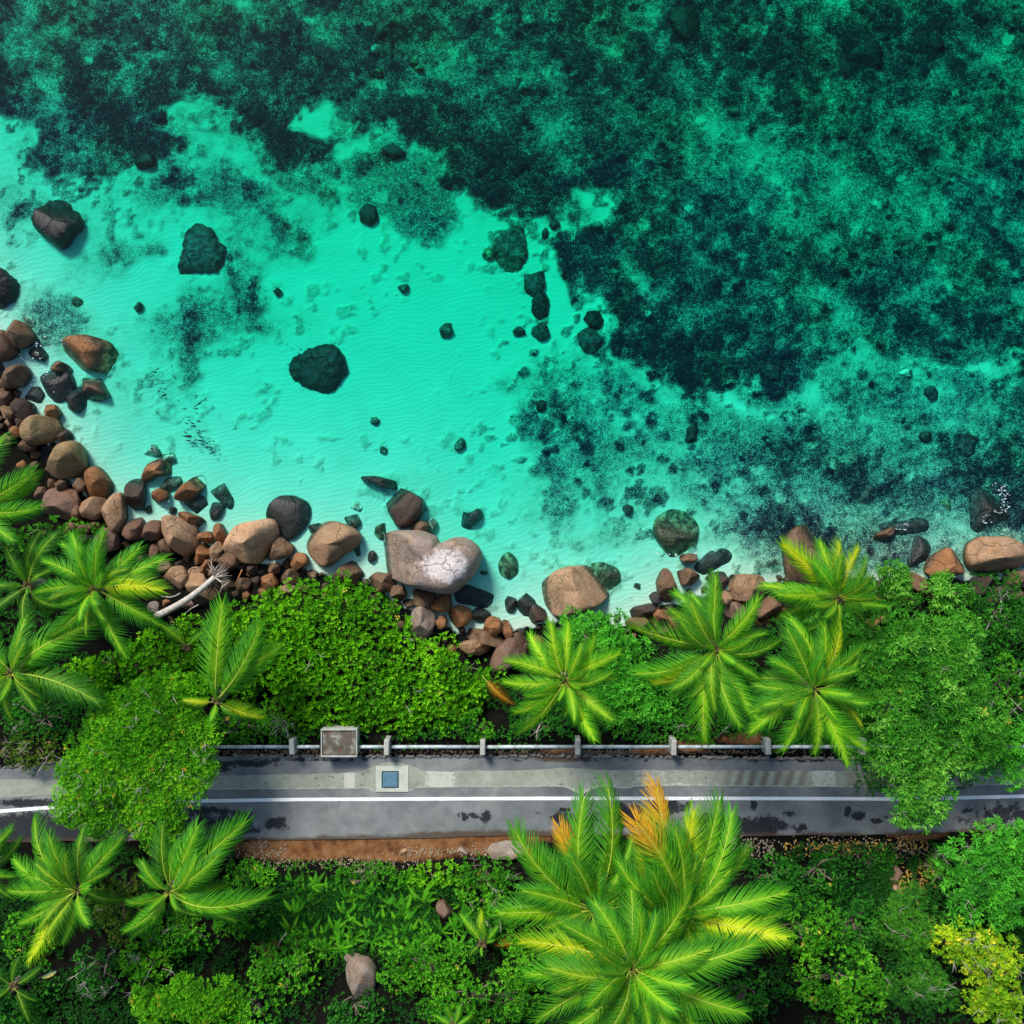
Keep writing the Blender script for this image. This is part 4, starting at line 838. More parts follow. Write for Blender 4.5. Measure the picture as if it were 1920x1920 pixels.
# style: lump spacing m, lump radius, rosettes per lump, leaves, leaf length, width, spread, tint var
ST = {'bright': (.60,.52,30,7,.18,.060,.95), 'mid': (.58,.46,30,6,.15,.050,1.0), 'whorl': (.56,.52,22,10,.26,.052,1.3), 'whorlb': (.58,.54,22,10,.25,.054,1.25),
      'fine': (.36,.40,40,6,.16,.042,1.0), 'dark': (.58,.46,32,6,.11,.045,1.0), 'yellow': (.46,.44,22,8,.17,.050,1.2), 'olive': (.52,.42,32,5,.12,.044,1.0), 'wispy': (.48,.46,44,7,.20,.020,.9)}
def foliage(poly, zb, height, style, seed, lean=0):
    """poly in photo pixels at canopy height -> leaf quads of a lumpy crown"""
    r = np.random.default_rng(seed); sp, lr, nro, nl, LL, LW, spread = ST[style]
    poly = np.array(poly, float); lo = poly.min(0); hi = poly.max(0)
    ztop = zb+height; kz = (CAMH-ztop)/CAMH/40
    wp = np.stack([(poly[:, 0]-960)*kz, (960-poly[:, 1])*kz], 1); lo = wp.min(0); hi = wp.max(0)
    gx_, gy_ = np.meshgrid(np.arange(lo[0], hi[0]+sp, sp), np.arange(lo[1], hi[1]+sp, sp*.87), indexing='ij')
    gx_ = gx_+(np.arange(gx_.shape[1]) % 2)*sp/2
    x = (gx_+r.uniform(-.38, .38, gx_.shape)*sp).ravel(); y = (gy_+r.uniform(-.38, .38, gy_.shape)*sp).ravel()
    d = poly_sd(x, y, wp)+.28*fbm(x*40, y*40, 60, seed % 90)
    if style != 'bright' and height < 3.2: d = np.where(fbm(x*40, y*40, 55, seed % 61+4) < -.34, -1, d)
    kp = d > lr*.36
    x, y, d = x[kp], y[kp], d[kp]
    rmax = max(d.max(), .5) if len(d) else 1
    dome = np.sqrt(np.clip(d/min(rmax, 2.2), 0, 1))
    lo_ = .42 if height < 3 else .74
    z = zb+height*(lo_+(.94-lo_)*dome)+.32*fbm(x*40, y*40, 70, seed % 77+3)*min(height, 2)*.7-lr*.5
    nL = len(x); lt = r.normal(0, .17, nL)+.22*fbm(x*40, y*40, 110, seed % 55+9)
    rad = lr*r.uniform(.75, 1.2, nL)
    # rosettes
    i = np.repeat(np.arange(nL), nro)
    cz = r.uniform(-.15, 1, len(i)); az = r.uniform(0, 2*np.pi, len(i)); sz = np.sqrt(1-cz*cz)
    N = np.stack([sz*np.cos(az), sz*np.sin(az), cz], 1)
    rr = rad[i]*r.uniform(.72, 1.08, len(i))
    C = np.stack([x[i], y[i], z[i]], 1)+N*rr[:, None]*np.array([1, 1, .85])
    N = N*.75+np.array([0, 0, .55]); N += r.normal(0, .16, N.shape); N /= np.linalg.norm(N, axis=1)[:, None]
    rt = lt[i]+r.normal(0, .10, len(i))+.10*(cz-.4)*0
    # leaves
    j = np.repeat(np.arange(len(i)), nl); nn = N[j]; M = len(j)
    a = np.cross(nn, np.array([.3, .9, .1])); a /= np.linalg.norm(a, axis=1)[:, None]; b = np.cross(nn, a)
    az = (np.tile(np.arange(nl), len(i))*2.4+r.uniform(0, .7, M)); az += np.repeat(r.uniform(0, 6.3, len(i)), nl)
    el = r.uniform(.45, 1.0, M)*spread; el = np.minimum(el, 1.45)
    D = nn*np.cos(el)[:, None]+(a*np.cos(az)[:, None]+b*np.sin(az)[:, None])*np.sin(el)[:, None]
    S = np.cross(D, nn); S /= np.linalg.norm(S, axis=1)[:, None]+1e-6
    L = LL*r.uniform(.7, 1.25, M)[:, None]; Wd = LW*r.uniform(.8, 1.2, M)[:, None]
    B = C[j]+D*L*.08; mid = B+D*L*.58+nn*L*.06; tip = B+D*L-nn*L*.10
    V = np.stack([B, mid+S*Wd*.5, tip, mid-S*Wd*.5], 1).reshape(-1, 3)
    tint = np.clip(.45+rt[j]+r.normal(0, .09, M), 0, .94)
    rare = np.repeat(r.random(len(i)) < {'fine': .012, 'olive': .02, 'yellow': .05, 'mid': .006}.get(style, .003), nl); tint = np.where(rare, 1.0, tint)
    F = np.arange(M*4).reshape(-1, 4)
    return V, F, np.repeat(tint, 4), np.stack([x, y, z], 1)
nsh = 0
def ell(cx, cy, rx, ry, rot=0, n=14):
    r = random.Random(int(cx*7+cy)); L = []
    for i in range(n):
        a = 2*math.pi*i/n; q = r.uniform(.86, 1.14); x = math.cos(a)*rx*q; y = math.sin(a)*ry*q
        L.append((cx+x*math.cos(R(rot))-y*math.sin(R(rot)), cy+x*math.sin(R(rot))+y*math.cos(R(rot))))
    return L
def shrub(label, poly, height, style, name='shrub', cat='shrub', group=None, zb=None, twigs=0, branchy=10):
    global nsh; nsh += 1
    if isinstance(poly, tuple): poly = ell(*poly)
    cx = sum(p[0] for p in poly)/len(poly); cy = sum(p[1] for p in poly)/len(poly)
    zb = H1(cx, cy) if zb is None else zb
    V, F, tint, lumps = foliage(poly, zb, height, style, nsh*17+3)
    c = P(cx, cy, zb+height); e = empty(name, (c[0], c[1], zb), label=label, cat=cat)
    if group: e['group'] = group
    off = np.array([c[0], c[1], zb])
    mobj('foliage', npmesh('foliage', V-off, F, LM[style], False, {'tint': tint}), e)
    if len(lumps):
        mb = MB(); r = random.Random(nsh); L = lumps-off
        tree = height > 3.2
        top = Vector((0, 0, height*.45)) if tree else Vector((0, 0, .15))
        if tree: 
            mt = MB(); mt.tube([(0, 0, -.3), (.1, .05, height*.25), top], [.26, .2, .15], 9); mt.build('trunk', BARK, e, smooth=True)
        for q in range(min(len(L), branchy+(14 if tree else 0))):
            t_ = Vector(L[r.randrange(len(L))]); m_ = top.lerp(t_, .5)+Vector((r.uniform(-.3, .3), r.uniform(-.3, .3), r.uniform(0, .35)))
            mb.tube([top, m_, t_], [.06, .04, .012], 5)
        mb.build('branches', BARK, e, smooth=True)
        if twigs:
            for q in range(twigs):
                mb = MB()
                l = L[r.randrange(len(L))]; p0 = Vector(l)+Vector((0, 0, .1)); dr = Vector((r.uniform(-1, 1), r.uniform(-1, 1), r.uniform(.2, .8))).normalized()
                p1 = p0+dr*.45; p2 = p1+(dr+Vector((r.uniform(-.5, .5), r.uniform(-.5, .5), .2))).normalized()*.35
                mb.tube([p0, p1, p2], [.016, .012, .004], 4)
                for s_ in range(3):
                    mb.tube([p1, p1+Vector((r.uniform(-.3, .3), r.uniform(-.3, .3), r.uniform(.05, .25)))], [.008, .003], 4)
                mb.build('bare_twig', TWIG, e)
    return e
SH = [
 ('biggest bright green bush, a long mound between the boulders and the road', [(380,1168),(420,1140),(470,1132),(520,1112),(560,1090),(600,1084),(650,1090),(700,1096),(738,1130),(762,1165),(772,1200),(800,1205),(828,1192),(868,1225),(905,1250),(935,1270),(918,1310),(885,1345),(855,1370),(800,1378),(768,1402),(735,1385),(700,1376),(640,1372),(560,1366),(510,1345),(478,1280),(430,1230)], 2.0, 'bright', None, 10),
 ('bright bush behind the lone palm on the left, below the fallen trunk', [(330,1165),(380,1150),(430,1150),(480,1200),(485,1300),(430,1330),(380,1290),(330,1270),(300,1220)], 1.7, 'bright', None, 4),
 ('green bush spreading below the big left palm', [(215,1215),(290,1185),(330,1200),(350,1270),(300,1290),(250,1285),(150,1320),(110,1310),(90,1270),(150,1240)], 1.6, 'bright', None, 4),
 ('narrow bush wedged between the left palms and the rocks', (160,1008,52,26,15), 1.2, 'mid', None, 0),
 ('small bush just above the yellowing frond of the big left palm', (70,1000,60,30,0), 1.1, 'mid', None, 0),
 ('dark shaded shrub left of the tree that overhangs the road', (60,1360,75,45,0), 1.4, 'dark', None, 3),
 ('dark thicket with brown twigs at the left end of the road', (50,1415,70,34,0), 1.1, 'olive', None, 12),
 ('sprawling shrub on the verge right of the overhanging tree', (450,1365,80,26,0), .9, 'mid', None, 3),
 ('reddish twiggy shrub touching the pipe railing on the left', (520,1372,46,22,0), .8, 'olive', None, 8),
 ('low green shrub behind the railing beside the long bright bush', (900,1368,62,24,0), .8, 'mid', None, 0),
 ('dark low shrub behind the railing under the yellow-green palm', (1010,1368,60,22,0), .8, 'dark', None, 3),
 ('rosette-leaved bush between the yellow-green palm and the tallest right palm', [(1052,1160),(1085,1150),(1120,1146),(1160,1152),(1195,1180),(1212,1230),(1250,1290),(1275,1330),(1265,1365),(1200,1385),(1150,1380),(1120,1340),(1090,1290),(1060,1230)], 1.9, 'whorlb', None, 2),
 ('small green shrub by the railing below the tallest right palm', (1300,1372,50,20,0), .8, 'mid', None, 4),
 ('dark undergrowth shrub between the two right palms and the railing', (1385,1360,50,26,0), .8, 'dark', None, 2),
 ('star-leaved bush squeezed between the feathery palm and the lower right palm', [(1485,1135),(1520,1112),(1560,1105),(1590,1120),(1600,1165),(1625,1200),(1600,1235),(1560,1215),(1520,1200),(1490,1170)], 1.8, 'whorl', None, 0),
 ('star-leaved bush at the water edge right of the feathery palm', [(1622,1090),(1640,1062),(1672,1048),(1696,1056),(1706,1090),(1712,1120),(1730,1140),(1690,1150),(1650,1145),(1620,1130)], 1.9, 'whorl', None, 0),
 ('star-leaved bush in front of the orange pyramid boulder', [(1740,1082),(1775,1090),(1795,1080),(1822,1100),(1842,1125),(1850,1160),(1820,1185),(1780,1170),(1748,1150),(1738,1115)], 1.9, 'whorl', None, 0),
 ('great star-leaved tree at the right with a few yellow sprays, reaching over the road', [(1640,1180),(1680,1130),(1730,1150),(1780,1165),(1840,1150),(1862,1200),(1862,1260),(1890,1330),(1900,1400),(1876,1455),(1832,1470),(1800,1440),(1798,1500),(1792,1540),(1745,1560),(1700,1552),(1672,1530),(1690,1500),(1688,1470),(1665,1450),(1636,1420),(1632,1395),(1660,1370),(1620,1310),(1605,1240)], 4.2, 'whorl', 'tree', 6),
 ('small-leaved dark bush at the right edge below the boulders', [(1850,1110),(1890,1085),(1940,1080),(1940,1200),(1880,1230),(1855,1180)], 1.8, 'dark', None, 4),
 ('dark bush at the right edge beside the great star-leaved tree', (1905,1285,40,60,0), 2.0, 'mid', None, 6),
 ('green bush at the right edge just above the road', (1915,1415,46,66,0), 2.2, 'whorlb', None, 0),
 ('yellow-speckled tree leaning over the road at the left, with bare twigs', [(228,1290),(262,1268),(300,1262),(345,1272),(372,1292),(362,1340),(390,1390),(384,1440),(376,1480),(356,1520),(330,1535),(322,1580),(306,1612),(270,1606),(240,1580),(214,1560),(196,1600),(165,1595),(130,1570),(95,1560),(84,1530),(92,1480),(108,1420),(128,1380),(150,1330),(190,1310)], 4.6, 'fine', 'tree', 26),
 ('olive shrub between the two lower left palms', (205,1705,60,78,-10), 1.8, 'olive', None, 2),
 ('dim shrub below the second lower left palm', (330,1765,76,52,0), 1.5, 'mid', None, 2),
 ('dark shrub right of the second lower left palm', (440,1720,50,50,0), 1.4, 'mid', None, 0),
 ('dark shrub with pale twigs at the lower left', (170,1830,70,62,0), 1.4, 'dark', None, 14),
 ('green shrub in the middle of the lower left slope', (265,1830,56,50,0), 1.4, 'mid', None, 6),
 ('light green feathery shrub at the bottom edge, left', (340,1890,110,46,0), 1.5, 'fine', None, 0),
 ('wide bright shrub left of the mossy-topped boulder', (535,1830,78,70,0), 1.5, 'mid', None, 0),
 ('bushy green shrub at the bottom edge below the brown thorny twigs', (470,1905,66,40,0), 1.3, 'mid', None, 0),
 ('low weeds along the dirt verge, left part', (470,1650,76,26,0), .7, 'mid', None, 0),
 ('low weeds along the dirt verge beneath the cream stone', (700,1645,88,28,0), .8, 'mid', None, 0),
 ('bright weeds along the verge right of the cream stone', (800,1640,80,26,0), .8, 'bright', None, 0),
 ('dense green shrub on the verge left of the big palm clump', (905,1650,72,44,0), 1.3, 'mid', None, 5),
 ('small-leaved green shrub left of the big palm clump, mid slope', (935,1720,46,50,0), 1.2, 'mid', None, 6),
 ('spreading small-leaved shrub right of the mossy-topped boulder', (800,1820,96,62,0), 1.5, 'mid', None, 0),
 ('small-leaved shrub at the bottom edge, left of the big palm', (880,1895,130,42,0), 1.4, 'mid', None, 0),
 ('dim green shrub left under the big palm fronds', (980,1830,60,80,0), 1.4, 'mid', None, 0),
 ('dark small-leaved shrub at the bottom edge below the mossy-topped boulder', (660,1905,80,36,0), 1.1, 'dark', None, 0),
 ('dark leafy shrub under the upper fronds of the big palm clump, right', (1465,1660,64,46,0), 1.3, 'dark', None, 0),
 ('dark speckled shrub right of the big palm clump', (1545,1650,70,50,0), 1.4, 'dark', None, 0),
 ('rounded small-leaved shrub on the lower right slope', (1515,1760,76,66,0), 1.8, 'mid', None, 0),
 ('second rounded small-leaved shrub right of the first, lower right slope', (1620,1750,52,56,0), 1.6, 'dark', None, 0),
 ('small-leaved shrub with lime tips at the bottom of the right slope', (1590,1860,96,72,0), 1.7, 'mid', None, 0),
 ('dim shrub at the bottom edge right of the big palm', (1410,1875,76,54,0), 1.4, 'dark', None, 0),
 ('misty fine-needled shrub between the rounded shrubs and the bright tree', (1715,1745,66,72,0), 1.7, 'wispy', None, 6),
 ('misty fine-needled shrub at the bottom edge, right', (1735,1875,78,56,0), 1.7, 'wispy', None, 8),
 ('thin green shrub under the brown-grey slope boulder', (1640,1620,40,24,0), .8, 'dark', None, 0),
 ('scraggy shrub left of the bright right tree', (1770,1625,34,44,0), 1.2, 'wispy', None, 8),
 ('reddish-tipped small shrub at the road edge, right', (1860,1560,46,22,0), .9, 'olive', None, 5),
 ('bright star-leaved tree at the lower right edge', [(1800,1585),(1840,1562),(1880,1570),(1940,1560),(1940,1760),(1900,1770),(1860,1745),(1815,1740),(1806,1700),(1780,1640)], 3.4, 'whorlb', 'tree', 6),
 ('yellow-leaved shrub in the bottom right corner', [(1780,1752),(1800,1742),(1850,1752),(1900,1765),(1940,1760),(1940,1940),(1830,1940),(1825,1890),(1850,1850),(1800,1810),(1775,1790)], 2.6, 'yellow', None, 20),
 ('dark plant mass in the bottom left corner', (30,1880,70,60,0), 1.1, 'dark', None, 0),
 ('dark shrub at the left edge under the lower left palms', (40,1770,50,50,0), 1.1, 'mid', None, 0),
 ('dark shrub strip at the left edge above the thicket', (30,1310,60,30,0), 1.1, 'dark', None, 0),
]
for lb, poly, h, stl, nm, tw in SH:
    hz = 2.2 if nm == 'tree' else None
    shrub(lb, poly, h, stl, name=(nm or 'shrub'), cat=(nm or 'shrub'), zb=None, twigs=tw)
# low ground cover that nobody could count
def cover(name, regs, n, m, LL, LW, zo=.05):
    r = np.random.default_rng(len(regs)*7+n); reg = [regs[i] for i in r.integers(0, len(regs), n)]
    px = np.array([q[0] for q in reg])+r.uniform(-1, 1, n)*np.array([q[2] for q in reg]); py = np.array([q[1] for q in reg])+r.uniform(-1, 1, n)*np.array([q[3] for q in reg])
    kp = fbm(px, py, 50, 17)+.25*r.random(n) > -.08; px, py = px[kp], py[kp]; n = len(px)
    C = PV(px, py, Hf(px, py)+zo+r.uniform(0, .35, n)); nl = 6; j = np.repeat(np.arange(n), nl); M = len(j)
    az = r.uniform(0, 6.3, M); el = r.uniform(.5, 1.35, M); D = np.stack([np.sin(el)*np.cos(az), np.sin(el)*np.sin(az), np.cos(el)], 1)
    S = np.stack([-np.sin(az), np.cos(az), 0*az], 1); L = LL*r.uniform(.6, 1.3, M)[:, None]; B = C[j]; mid = B+D*L*.55
    V = np.stack([B, mid+S*LW/2, B+D*L-np.array([0, 0, .04]), mid-S*LW/2], 1).reshape(-1, 3)
    tint = np.clip(.35+.25*np.repeat(fbm(px, py, 60, 27), nl)+r.normal(0, .12, M), 0, .93)
    mobj(name, npmesh(name, V, np.arange(M*4).reshape(-1, 4), m, False, {'tint': np.repeat(tint, 4)}), kind='stuff')
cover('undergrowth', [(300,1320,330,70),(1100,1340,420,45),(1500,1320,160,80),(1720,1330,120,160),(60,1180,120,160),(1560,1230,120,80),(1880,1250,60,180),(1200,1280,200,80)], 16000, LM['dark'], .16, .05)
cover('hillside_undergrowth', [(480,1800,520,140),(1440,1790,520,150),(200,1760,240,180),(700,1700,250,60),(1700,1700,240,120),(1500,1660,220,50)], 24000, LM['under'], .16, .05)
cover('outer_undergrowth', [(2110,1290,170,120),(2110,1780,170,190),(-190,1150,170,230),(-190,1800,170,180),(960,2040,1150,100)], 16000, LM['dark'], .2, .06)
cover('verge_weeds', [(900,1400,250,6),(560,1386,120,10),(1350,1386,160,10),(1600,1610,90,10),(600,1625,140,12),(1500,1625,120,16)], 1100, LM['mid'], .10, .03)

# ---------------------------------------------------------------- palms
FLEAF = leaf_mat('palm_leaflet', (.012,.10,.010), (.050,.27,.010), (.19,.46,.008), (.19,.46,.008), objtint=True, trans=.25, rough=.6)
_k = NB(FLEAF.node_tree); _oi = _k.n('ShaderNodeObjectInfo'); _m = _k.math('MULTIPLY', _k.math('SUBTRACT', 1.0, _oi.outputs['Alpha']), _k.rng(_k.attr('along'), .58, .8))
for _n in list(FLEAF.node_tree.nodes):
    if _n.type in ('BSDF_PRINCIPLED', 'BSDF_TRANSLUCENT'):
        _s = _n.inputs[0]; _src = _s.links[0].from_socket; _k.l(_k.mix(_m, _src, (.62, .33, .015)), _s)
FRIB = simple('palm_midrib', (.38,.48,.05), .5, .12, 10)
TRUNK = simple('palm_trunk', (.24,.20,.16), .95, .35, 9, .7, 22)
HUSK = simple('palm_heart', (.10,.07,.03), .9, .4, 9)
def frond_mesh(seed, droop, sweep, dead=False):
    r = np.random.default_rng(seed); n = 62; t = np.linspace(0, 1, 40)
    def rach(t): return np.stack([t*(1-.10*droop*t), sweep*t*t, .26*t-droop*.62*t**2.1], -1)
    Rp = rach(t); mb = MB(); mb.tube([tuple(q) for q in Rp[::3]], list(np.interp(t[::3], [0, .15, 1], [.013, .0085, .0025])), 5)
    rib = mb.mesh('midrib', FRIB, True)
    V = []; F = []; tint = []; along = []
    for side in (1, -1):
        for i in range(n):
            u = .16+.84*i/(n-1); p = rach(np.array([u]))[0]; q = rach(np.array([min(u+.01, 1.01)]))[0]; fw = (q-p); fw /= np.linalg.norm(fw)
            sd_ = np.cross([0, 0, 1], fw); sd_ /= np.linalg.norm(sd_); upv = np.cross(fw, sd_)
            L = .262*(np.sin(np.pi*min(1, (u-.08)*.88+.08))**.5)*(1-.18*u)*r.uniform(.88, 1.08)
            if i < 4: L *= .6+.1*i
            an = R(66-46*u**1.5)+r.normal(0, .05); D = fw*math.cos(an)+sd_*side*math.sin(an)
            rise = .25+r.normal(0, .08); dr_ = r.normal(0, .14); w0 = .0105*(.7+.5*math.sin(math.pi*u))
            if r.random() < .06: continue
            pts = []
            for s in (0, .35, .7, 1.0):
                c = p+D*L*s+upv*(rise*L*s*(1-s)*1.4)-np.array([0, 0, 1])*L*(.36+.2*droop+dr_)*s**2.0+fw*L*.10*s*s
                pts.append(c)
            wd = [w0*.7, w0, w0*.75, w0*.12]; o = len(V); nrm = np.cross(D, upv); nrm /= np.linalg.norm(nrm)
            for c, ww in zip(pts, wd): V.append(c+nrm*ww/2); V.append(c-nrm*ww/2)
            for s in range(3): F.append((o+2*s, o+2*s+1, o+2*s+3, o+2*s+2))
            tv = r.normal(0, .07); tint += sum([[x, x] for x in (.90+tv, .60+tv, .38+tv, .22+tv)], []); along += [u]*8
    return npmesh('frond', np.array(V), np.array(F), FLEAF, False, {'tint': np.clip(tint, 0, .93), 'along': along}), rib
FR = [frond_mesh(i+1, d, s) for i, (d, s) in enumerate([(.25,.04),(.45,.18),(.45,-.18),(.7,.10),(.7,-.26),(.95,.28),(.95,-.14),(1.2,.1)])]
def palm(label, c, hgt, tips, inner=6, extra=0, tone=(1,1,1), seed=0, lean=None, group='coconut palms'):
    px, py = c; g = H1(px, py); r = random.Random(seed+31)
    z = g+hgt; C = Vector(P(px, py, z)); e = empty('palm_tree', (C.x, C.y, g), label=label, cat='palm', group=group)
    q_ = hgt/(CAMH-z)*.85; lx, ly = C.x*q_+r.uniform(-.3, .3), C.y*q_+r.uniform(-.3, .3)
    mb = MB(); pts = []; rad = []
    for i in range(15):
        u = i/14; pts.append((lx*(1-u)**1.8, ly*(1-u)**1.8, hgt*u-.2*(1-u))); rad.append((.19-.07*u)*(1+.07*(i % 2)))
    mb.tube(pts, rad, 10); mb.build('trunk', TRUNK, e, smooth=True)
    mb = MB()
    for i in range(7):
        a = i*2.4; mb.tube([(0, 0, hgt-.2), (.1*math.cos(a), .1*math.sin(a), hgt+.05), (.22*math.cos(a), .22*math.sin(a), hgt+.02*i)], [.09, .075, .03], 6)
    mb.build('crown_heart', HUSK, e, smooth=True)
    kz = (CAMH-z)/CAMH/40
    def add(az, L, k, pitch, tn, zoff=0):
        fm, rm = FR[k]; f = mobj('frond', fm, e); f.location = (.06*math.cos(az), .06*math.sin(az), hgt+zoff)
        f.rotation_euler = (R(r.uniform(-32, 32)), -pitch, az+r.uniform(-.05, .05)); f.scale = (L, L*r.uniform(.92, 1.08), L)
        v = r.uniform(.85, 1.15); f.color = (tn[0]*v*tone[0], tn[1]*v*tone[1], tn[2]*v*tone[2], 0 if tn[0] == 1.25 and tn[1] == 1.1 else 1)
        mobj('midrib', rm, f)
    for tp in tips:
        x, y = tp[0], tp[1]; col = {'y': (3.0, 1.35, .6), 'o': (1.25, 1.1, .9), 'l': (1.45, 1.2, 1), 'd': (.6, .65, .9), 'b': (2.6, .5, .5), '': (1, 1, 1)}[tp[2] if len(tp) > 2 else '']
        dx = (x-px)*kz; dy = (py-y)*kz; L = math.hypot(dx, dy); az = math.atan2(dy, dx)
        k = r.choice([0, 1, 2, 3, 4, 5, 6]); sw = [.04,.18,-.18,.10,-.26,.28,-.14,.1][k]; drp = [.25,.45,.45,.7,.7,.95,.95,1.2][k]
        pitch = R(r.uniform(2, 20)); cp = math.cos(pitch)*(1-.1*drp)
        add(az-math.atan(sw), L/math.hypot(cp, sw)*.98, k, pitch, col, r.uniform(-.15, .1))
    base = sum(math.hypot((t_[0]-px)*kz, (t_[1]-py)*kz) for t_ in tips)/len(tips)
    for i in range(len(tips)*2//3 if len(tips) > 9 else 0):
        add(r.uniform(0, 6.28), base*r.uniform(.62, .95), r.choice([1, 2, 3, 4, 5, 6]), R(r.uniform(12, 40)), (r.uniform(.8, 1.35), r.uniform(.85, 1.1), .95), r.uniform(-.1, .15))
    for i in range(inner):
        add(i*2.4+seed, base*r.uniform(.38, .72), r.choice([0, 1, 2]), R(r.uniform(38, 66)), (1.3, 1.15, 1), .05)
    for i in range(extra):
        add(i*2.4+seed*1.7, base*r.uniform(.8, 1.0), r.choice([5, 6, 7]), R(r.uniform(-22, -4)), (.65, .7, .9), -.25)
    return e
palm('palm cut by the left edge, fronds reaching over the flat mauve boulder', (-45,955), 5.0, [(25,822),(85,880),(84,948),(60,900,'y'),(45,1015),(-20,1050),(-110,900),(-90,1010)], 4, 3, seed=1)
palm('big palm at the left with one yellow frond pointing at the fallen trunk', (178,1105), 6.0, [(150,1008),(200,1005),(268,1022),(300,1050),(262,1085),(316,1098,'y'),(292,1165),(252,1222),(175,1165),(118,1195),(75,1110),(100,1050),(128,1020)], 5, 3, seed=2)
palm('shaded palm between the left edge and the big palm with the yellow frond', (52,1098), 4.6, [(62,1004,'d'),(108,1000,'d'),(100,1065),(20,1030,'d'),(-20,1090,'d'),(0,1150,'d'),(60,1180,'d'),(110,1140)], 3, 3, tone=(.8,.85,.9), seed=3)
palm('palm at the left edge with two long straight fronds crossing each other', (22,1262), 5.4, [(30,1142),(172,1168),(190,1312,'d'),(62,1240),(-30,1180),(-60,1270),(-20,1340,'d'),(70,1330,'d'),(100,1285),(110,1215,'d')], 4, 2, seed=4)
palm('lone upright palm sprouting from the bright bush left of centre', (405,1315), 4.6, [(428,1153,'l'),(455,1208),(492,1184),(508,1222,'l'),(502,1330,'y'),(352,1308,'y'),(440,1275),(398,1232),(470,1340,'d')], 2, 0, seed=5)
palm('yellow-green palm between the bright bush and the rosette-leaved bush', (1060,1277), 6.2, [(1030,1176,'l'),(1068,1175,'l'),(1115,1200,'l'),(1155,1222,'l'),(1138,1262,'l'),(1142,1345,'l'),(1112,1378,'l'),(1065,1340,'l'),(985,1380,'l'),(968,1332,'l'),(955,1278,'l'),(955,1240,'l'),(992,1200,'l')], 5, 3, tone=(1.25,1.1,.9), seed=6)
palm('tallest right palm standing left of the lower right palm', (1342,1216), 8.0, [(1272,1120),(1340,1082),(1412,1123,'l'),(1452,1216),(1432,1185),(1388,1290),(1415,1345),(1370,1352),(1300,1360,'l'),(1262,1300),(1200,1262),(1196,1206,'l'),(1248,1150,'l'),(1235,1285,'y'),(1305,1125)], 6, 4, seed=7)
palm('feathery palm overhanging the big dark boulder at the shore', (1570,1122), 7.0, [(1470,1022,'y'),(1505,1022,'l'),(1540,1028,'l'),(1572,1020,'y'),(1600,1030,'y'),(1625,1070,'d'),(1630,1100),(1622,1168),(1445,1082,'l'),(1448,1108,'l'),(1478,1150),(1520,1180,'d')], 4, 2, tone=(1.1,1.0,.9), seed=8)
palm('lower right palm whose fronds cross the pipe railing', (1525,1292), 8.0, [(1462,1178),(1500,1170,'l'),(1545,1182,'l'),(1590,1185,'y'),(1605,1215),(1634,1308),(1612,1350,'y'),(1610,1400,'l'),(1578,1420,'l'),(1530,1410,'l'),(1460,1398,'l'),(1405,1372,'l'),(1400,1335),(1418,1282),(1440,1240)], 6, 4, seed=9)
palm('widest palm of the big clump below the road, at the bottom', (1184,1815), 9.5, [(1190,1690,'l'),(1300,1705,'l'),(1395,1750),(1370,1800),(1390,1880),(1330,1940),(1250,1960),(1180,1990),(1110,1960),(1020,1888),(1000,1815),(1062,1728),(995,1770,'y'),(1040,1930),(1280,1990),(1120,1700)], 8, 5, seed=10)
palm('upper left palm of the big clump, one green frond tip over the road', (1112,1708), 8.5, [(970,1545),(1042,1548,'o'),(1090,1500),(1152,1484),(1068,1580,'l'),(932,1682,'l'),(975,1650),(1010,1720,'y'),(1015,1610),(1175,1590),(1140,1600,'y'),(1200,1640),(1060,1790),(1118,1560)], 5, 2, seed=11)
palm('upper right palm of the big clump below the road, with orange frond tips', (1278,1712), 8.8, [(1180,1518,'o'),(1252,1486,'o'),(1206,1540),(1262,1545),(1298,1512,'y'),(1345,1528),(1368,1548),(1392,1600,'l'),(1412,1625),(1446,1645),(1452,1700),(1452,1738,'y'),(1385,1800),(1160,1640),(1222,1600,'y'),(1330,1580)], 6, 3, seed=12)
palm('middle palm of the big clump, half buried between its taller neighbours', (1207,1692), 8.6, [(1140,1632,'l'),(1178,1612),(1222,1560,'l'),(1262,1592),(1262,1640,'l'),(1145,1700,'l'),(1120,1660),(1300,1730),(1290,1668,'l'),(1200,1590,'y')], 5, 1, seed=21)
palm('first lower left palm with a golden frond hanging down', (146,1668), 5.6, [(38,1565),(28,1615),(58,1640,'l'),(112,1558),(180,1590),(225,1590),(100,1600,'l'),(38,1720),(68,1792,'y'),(130,1760),(30,1670),(80,1700,'l')], 4, 3, seed=13)
palm('second lower left palm, fronds rising against the dark road edge', (318,1672), 5.4, [(375,1538),(440,1560),(422,1590),(408,1632,'l'),(412,1680,'l'),(480,1690),(255,1620),(300,1688,'d'),(312,1555,'d'),(335,1580),(440,1715,'d'),(260,1650)], 3, 1, seed=14)
palm('palm cut by the left edge below the dark end of the road', (-35,1635), 5.0, [(18,1558),(30,1640),(20,1690),(-90,1600),(-60,1720),(-20,1550)], 2, 2, seed=15)
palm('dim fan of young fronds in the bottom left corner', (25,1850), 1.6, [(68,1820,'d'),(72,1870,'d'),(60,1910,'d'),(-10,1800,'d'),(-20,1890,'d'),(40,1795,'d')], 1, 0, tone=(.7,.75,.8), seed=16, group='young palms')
palm('small young palm in the weeds left of the big clump', (904,1770), 1.8, [(868,1722,'l'),(904,1720,'y'),(930,1738),(925,1762),(880,1790,'d'),(905,1728)], 1, 0, seed=17, group='young palms')
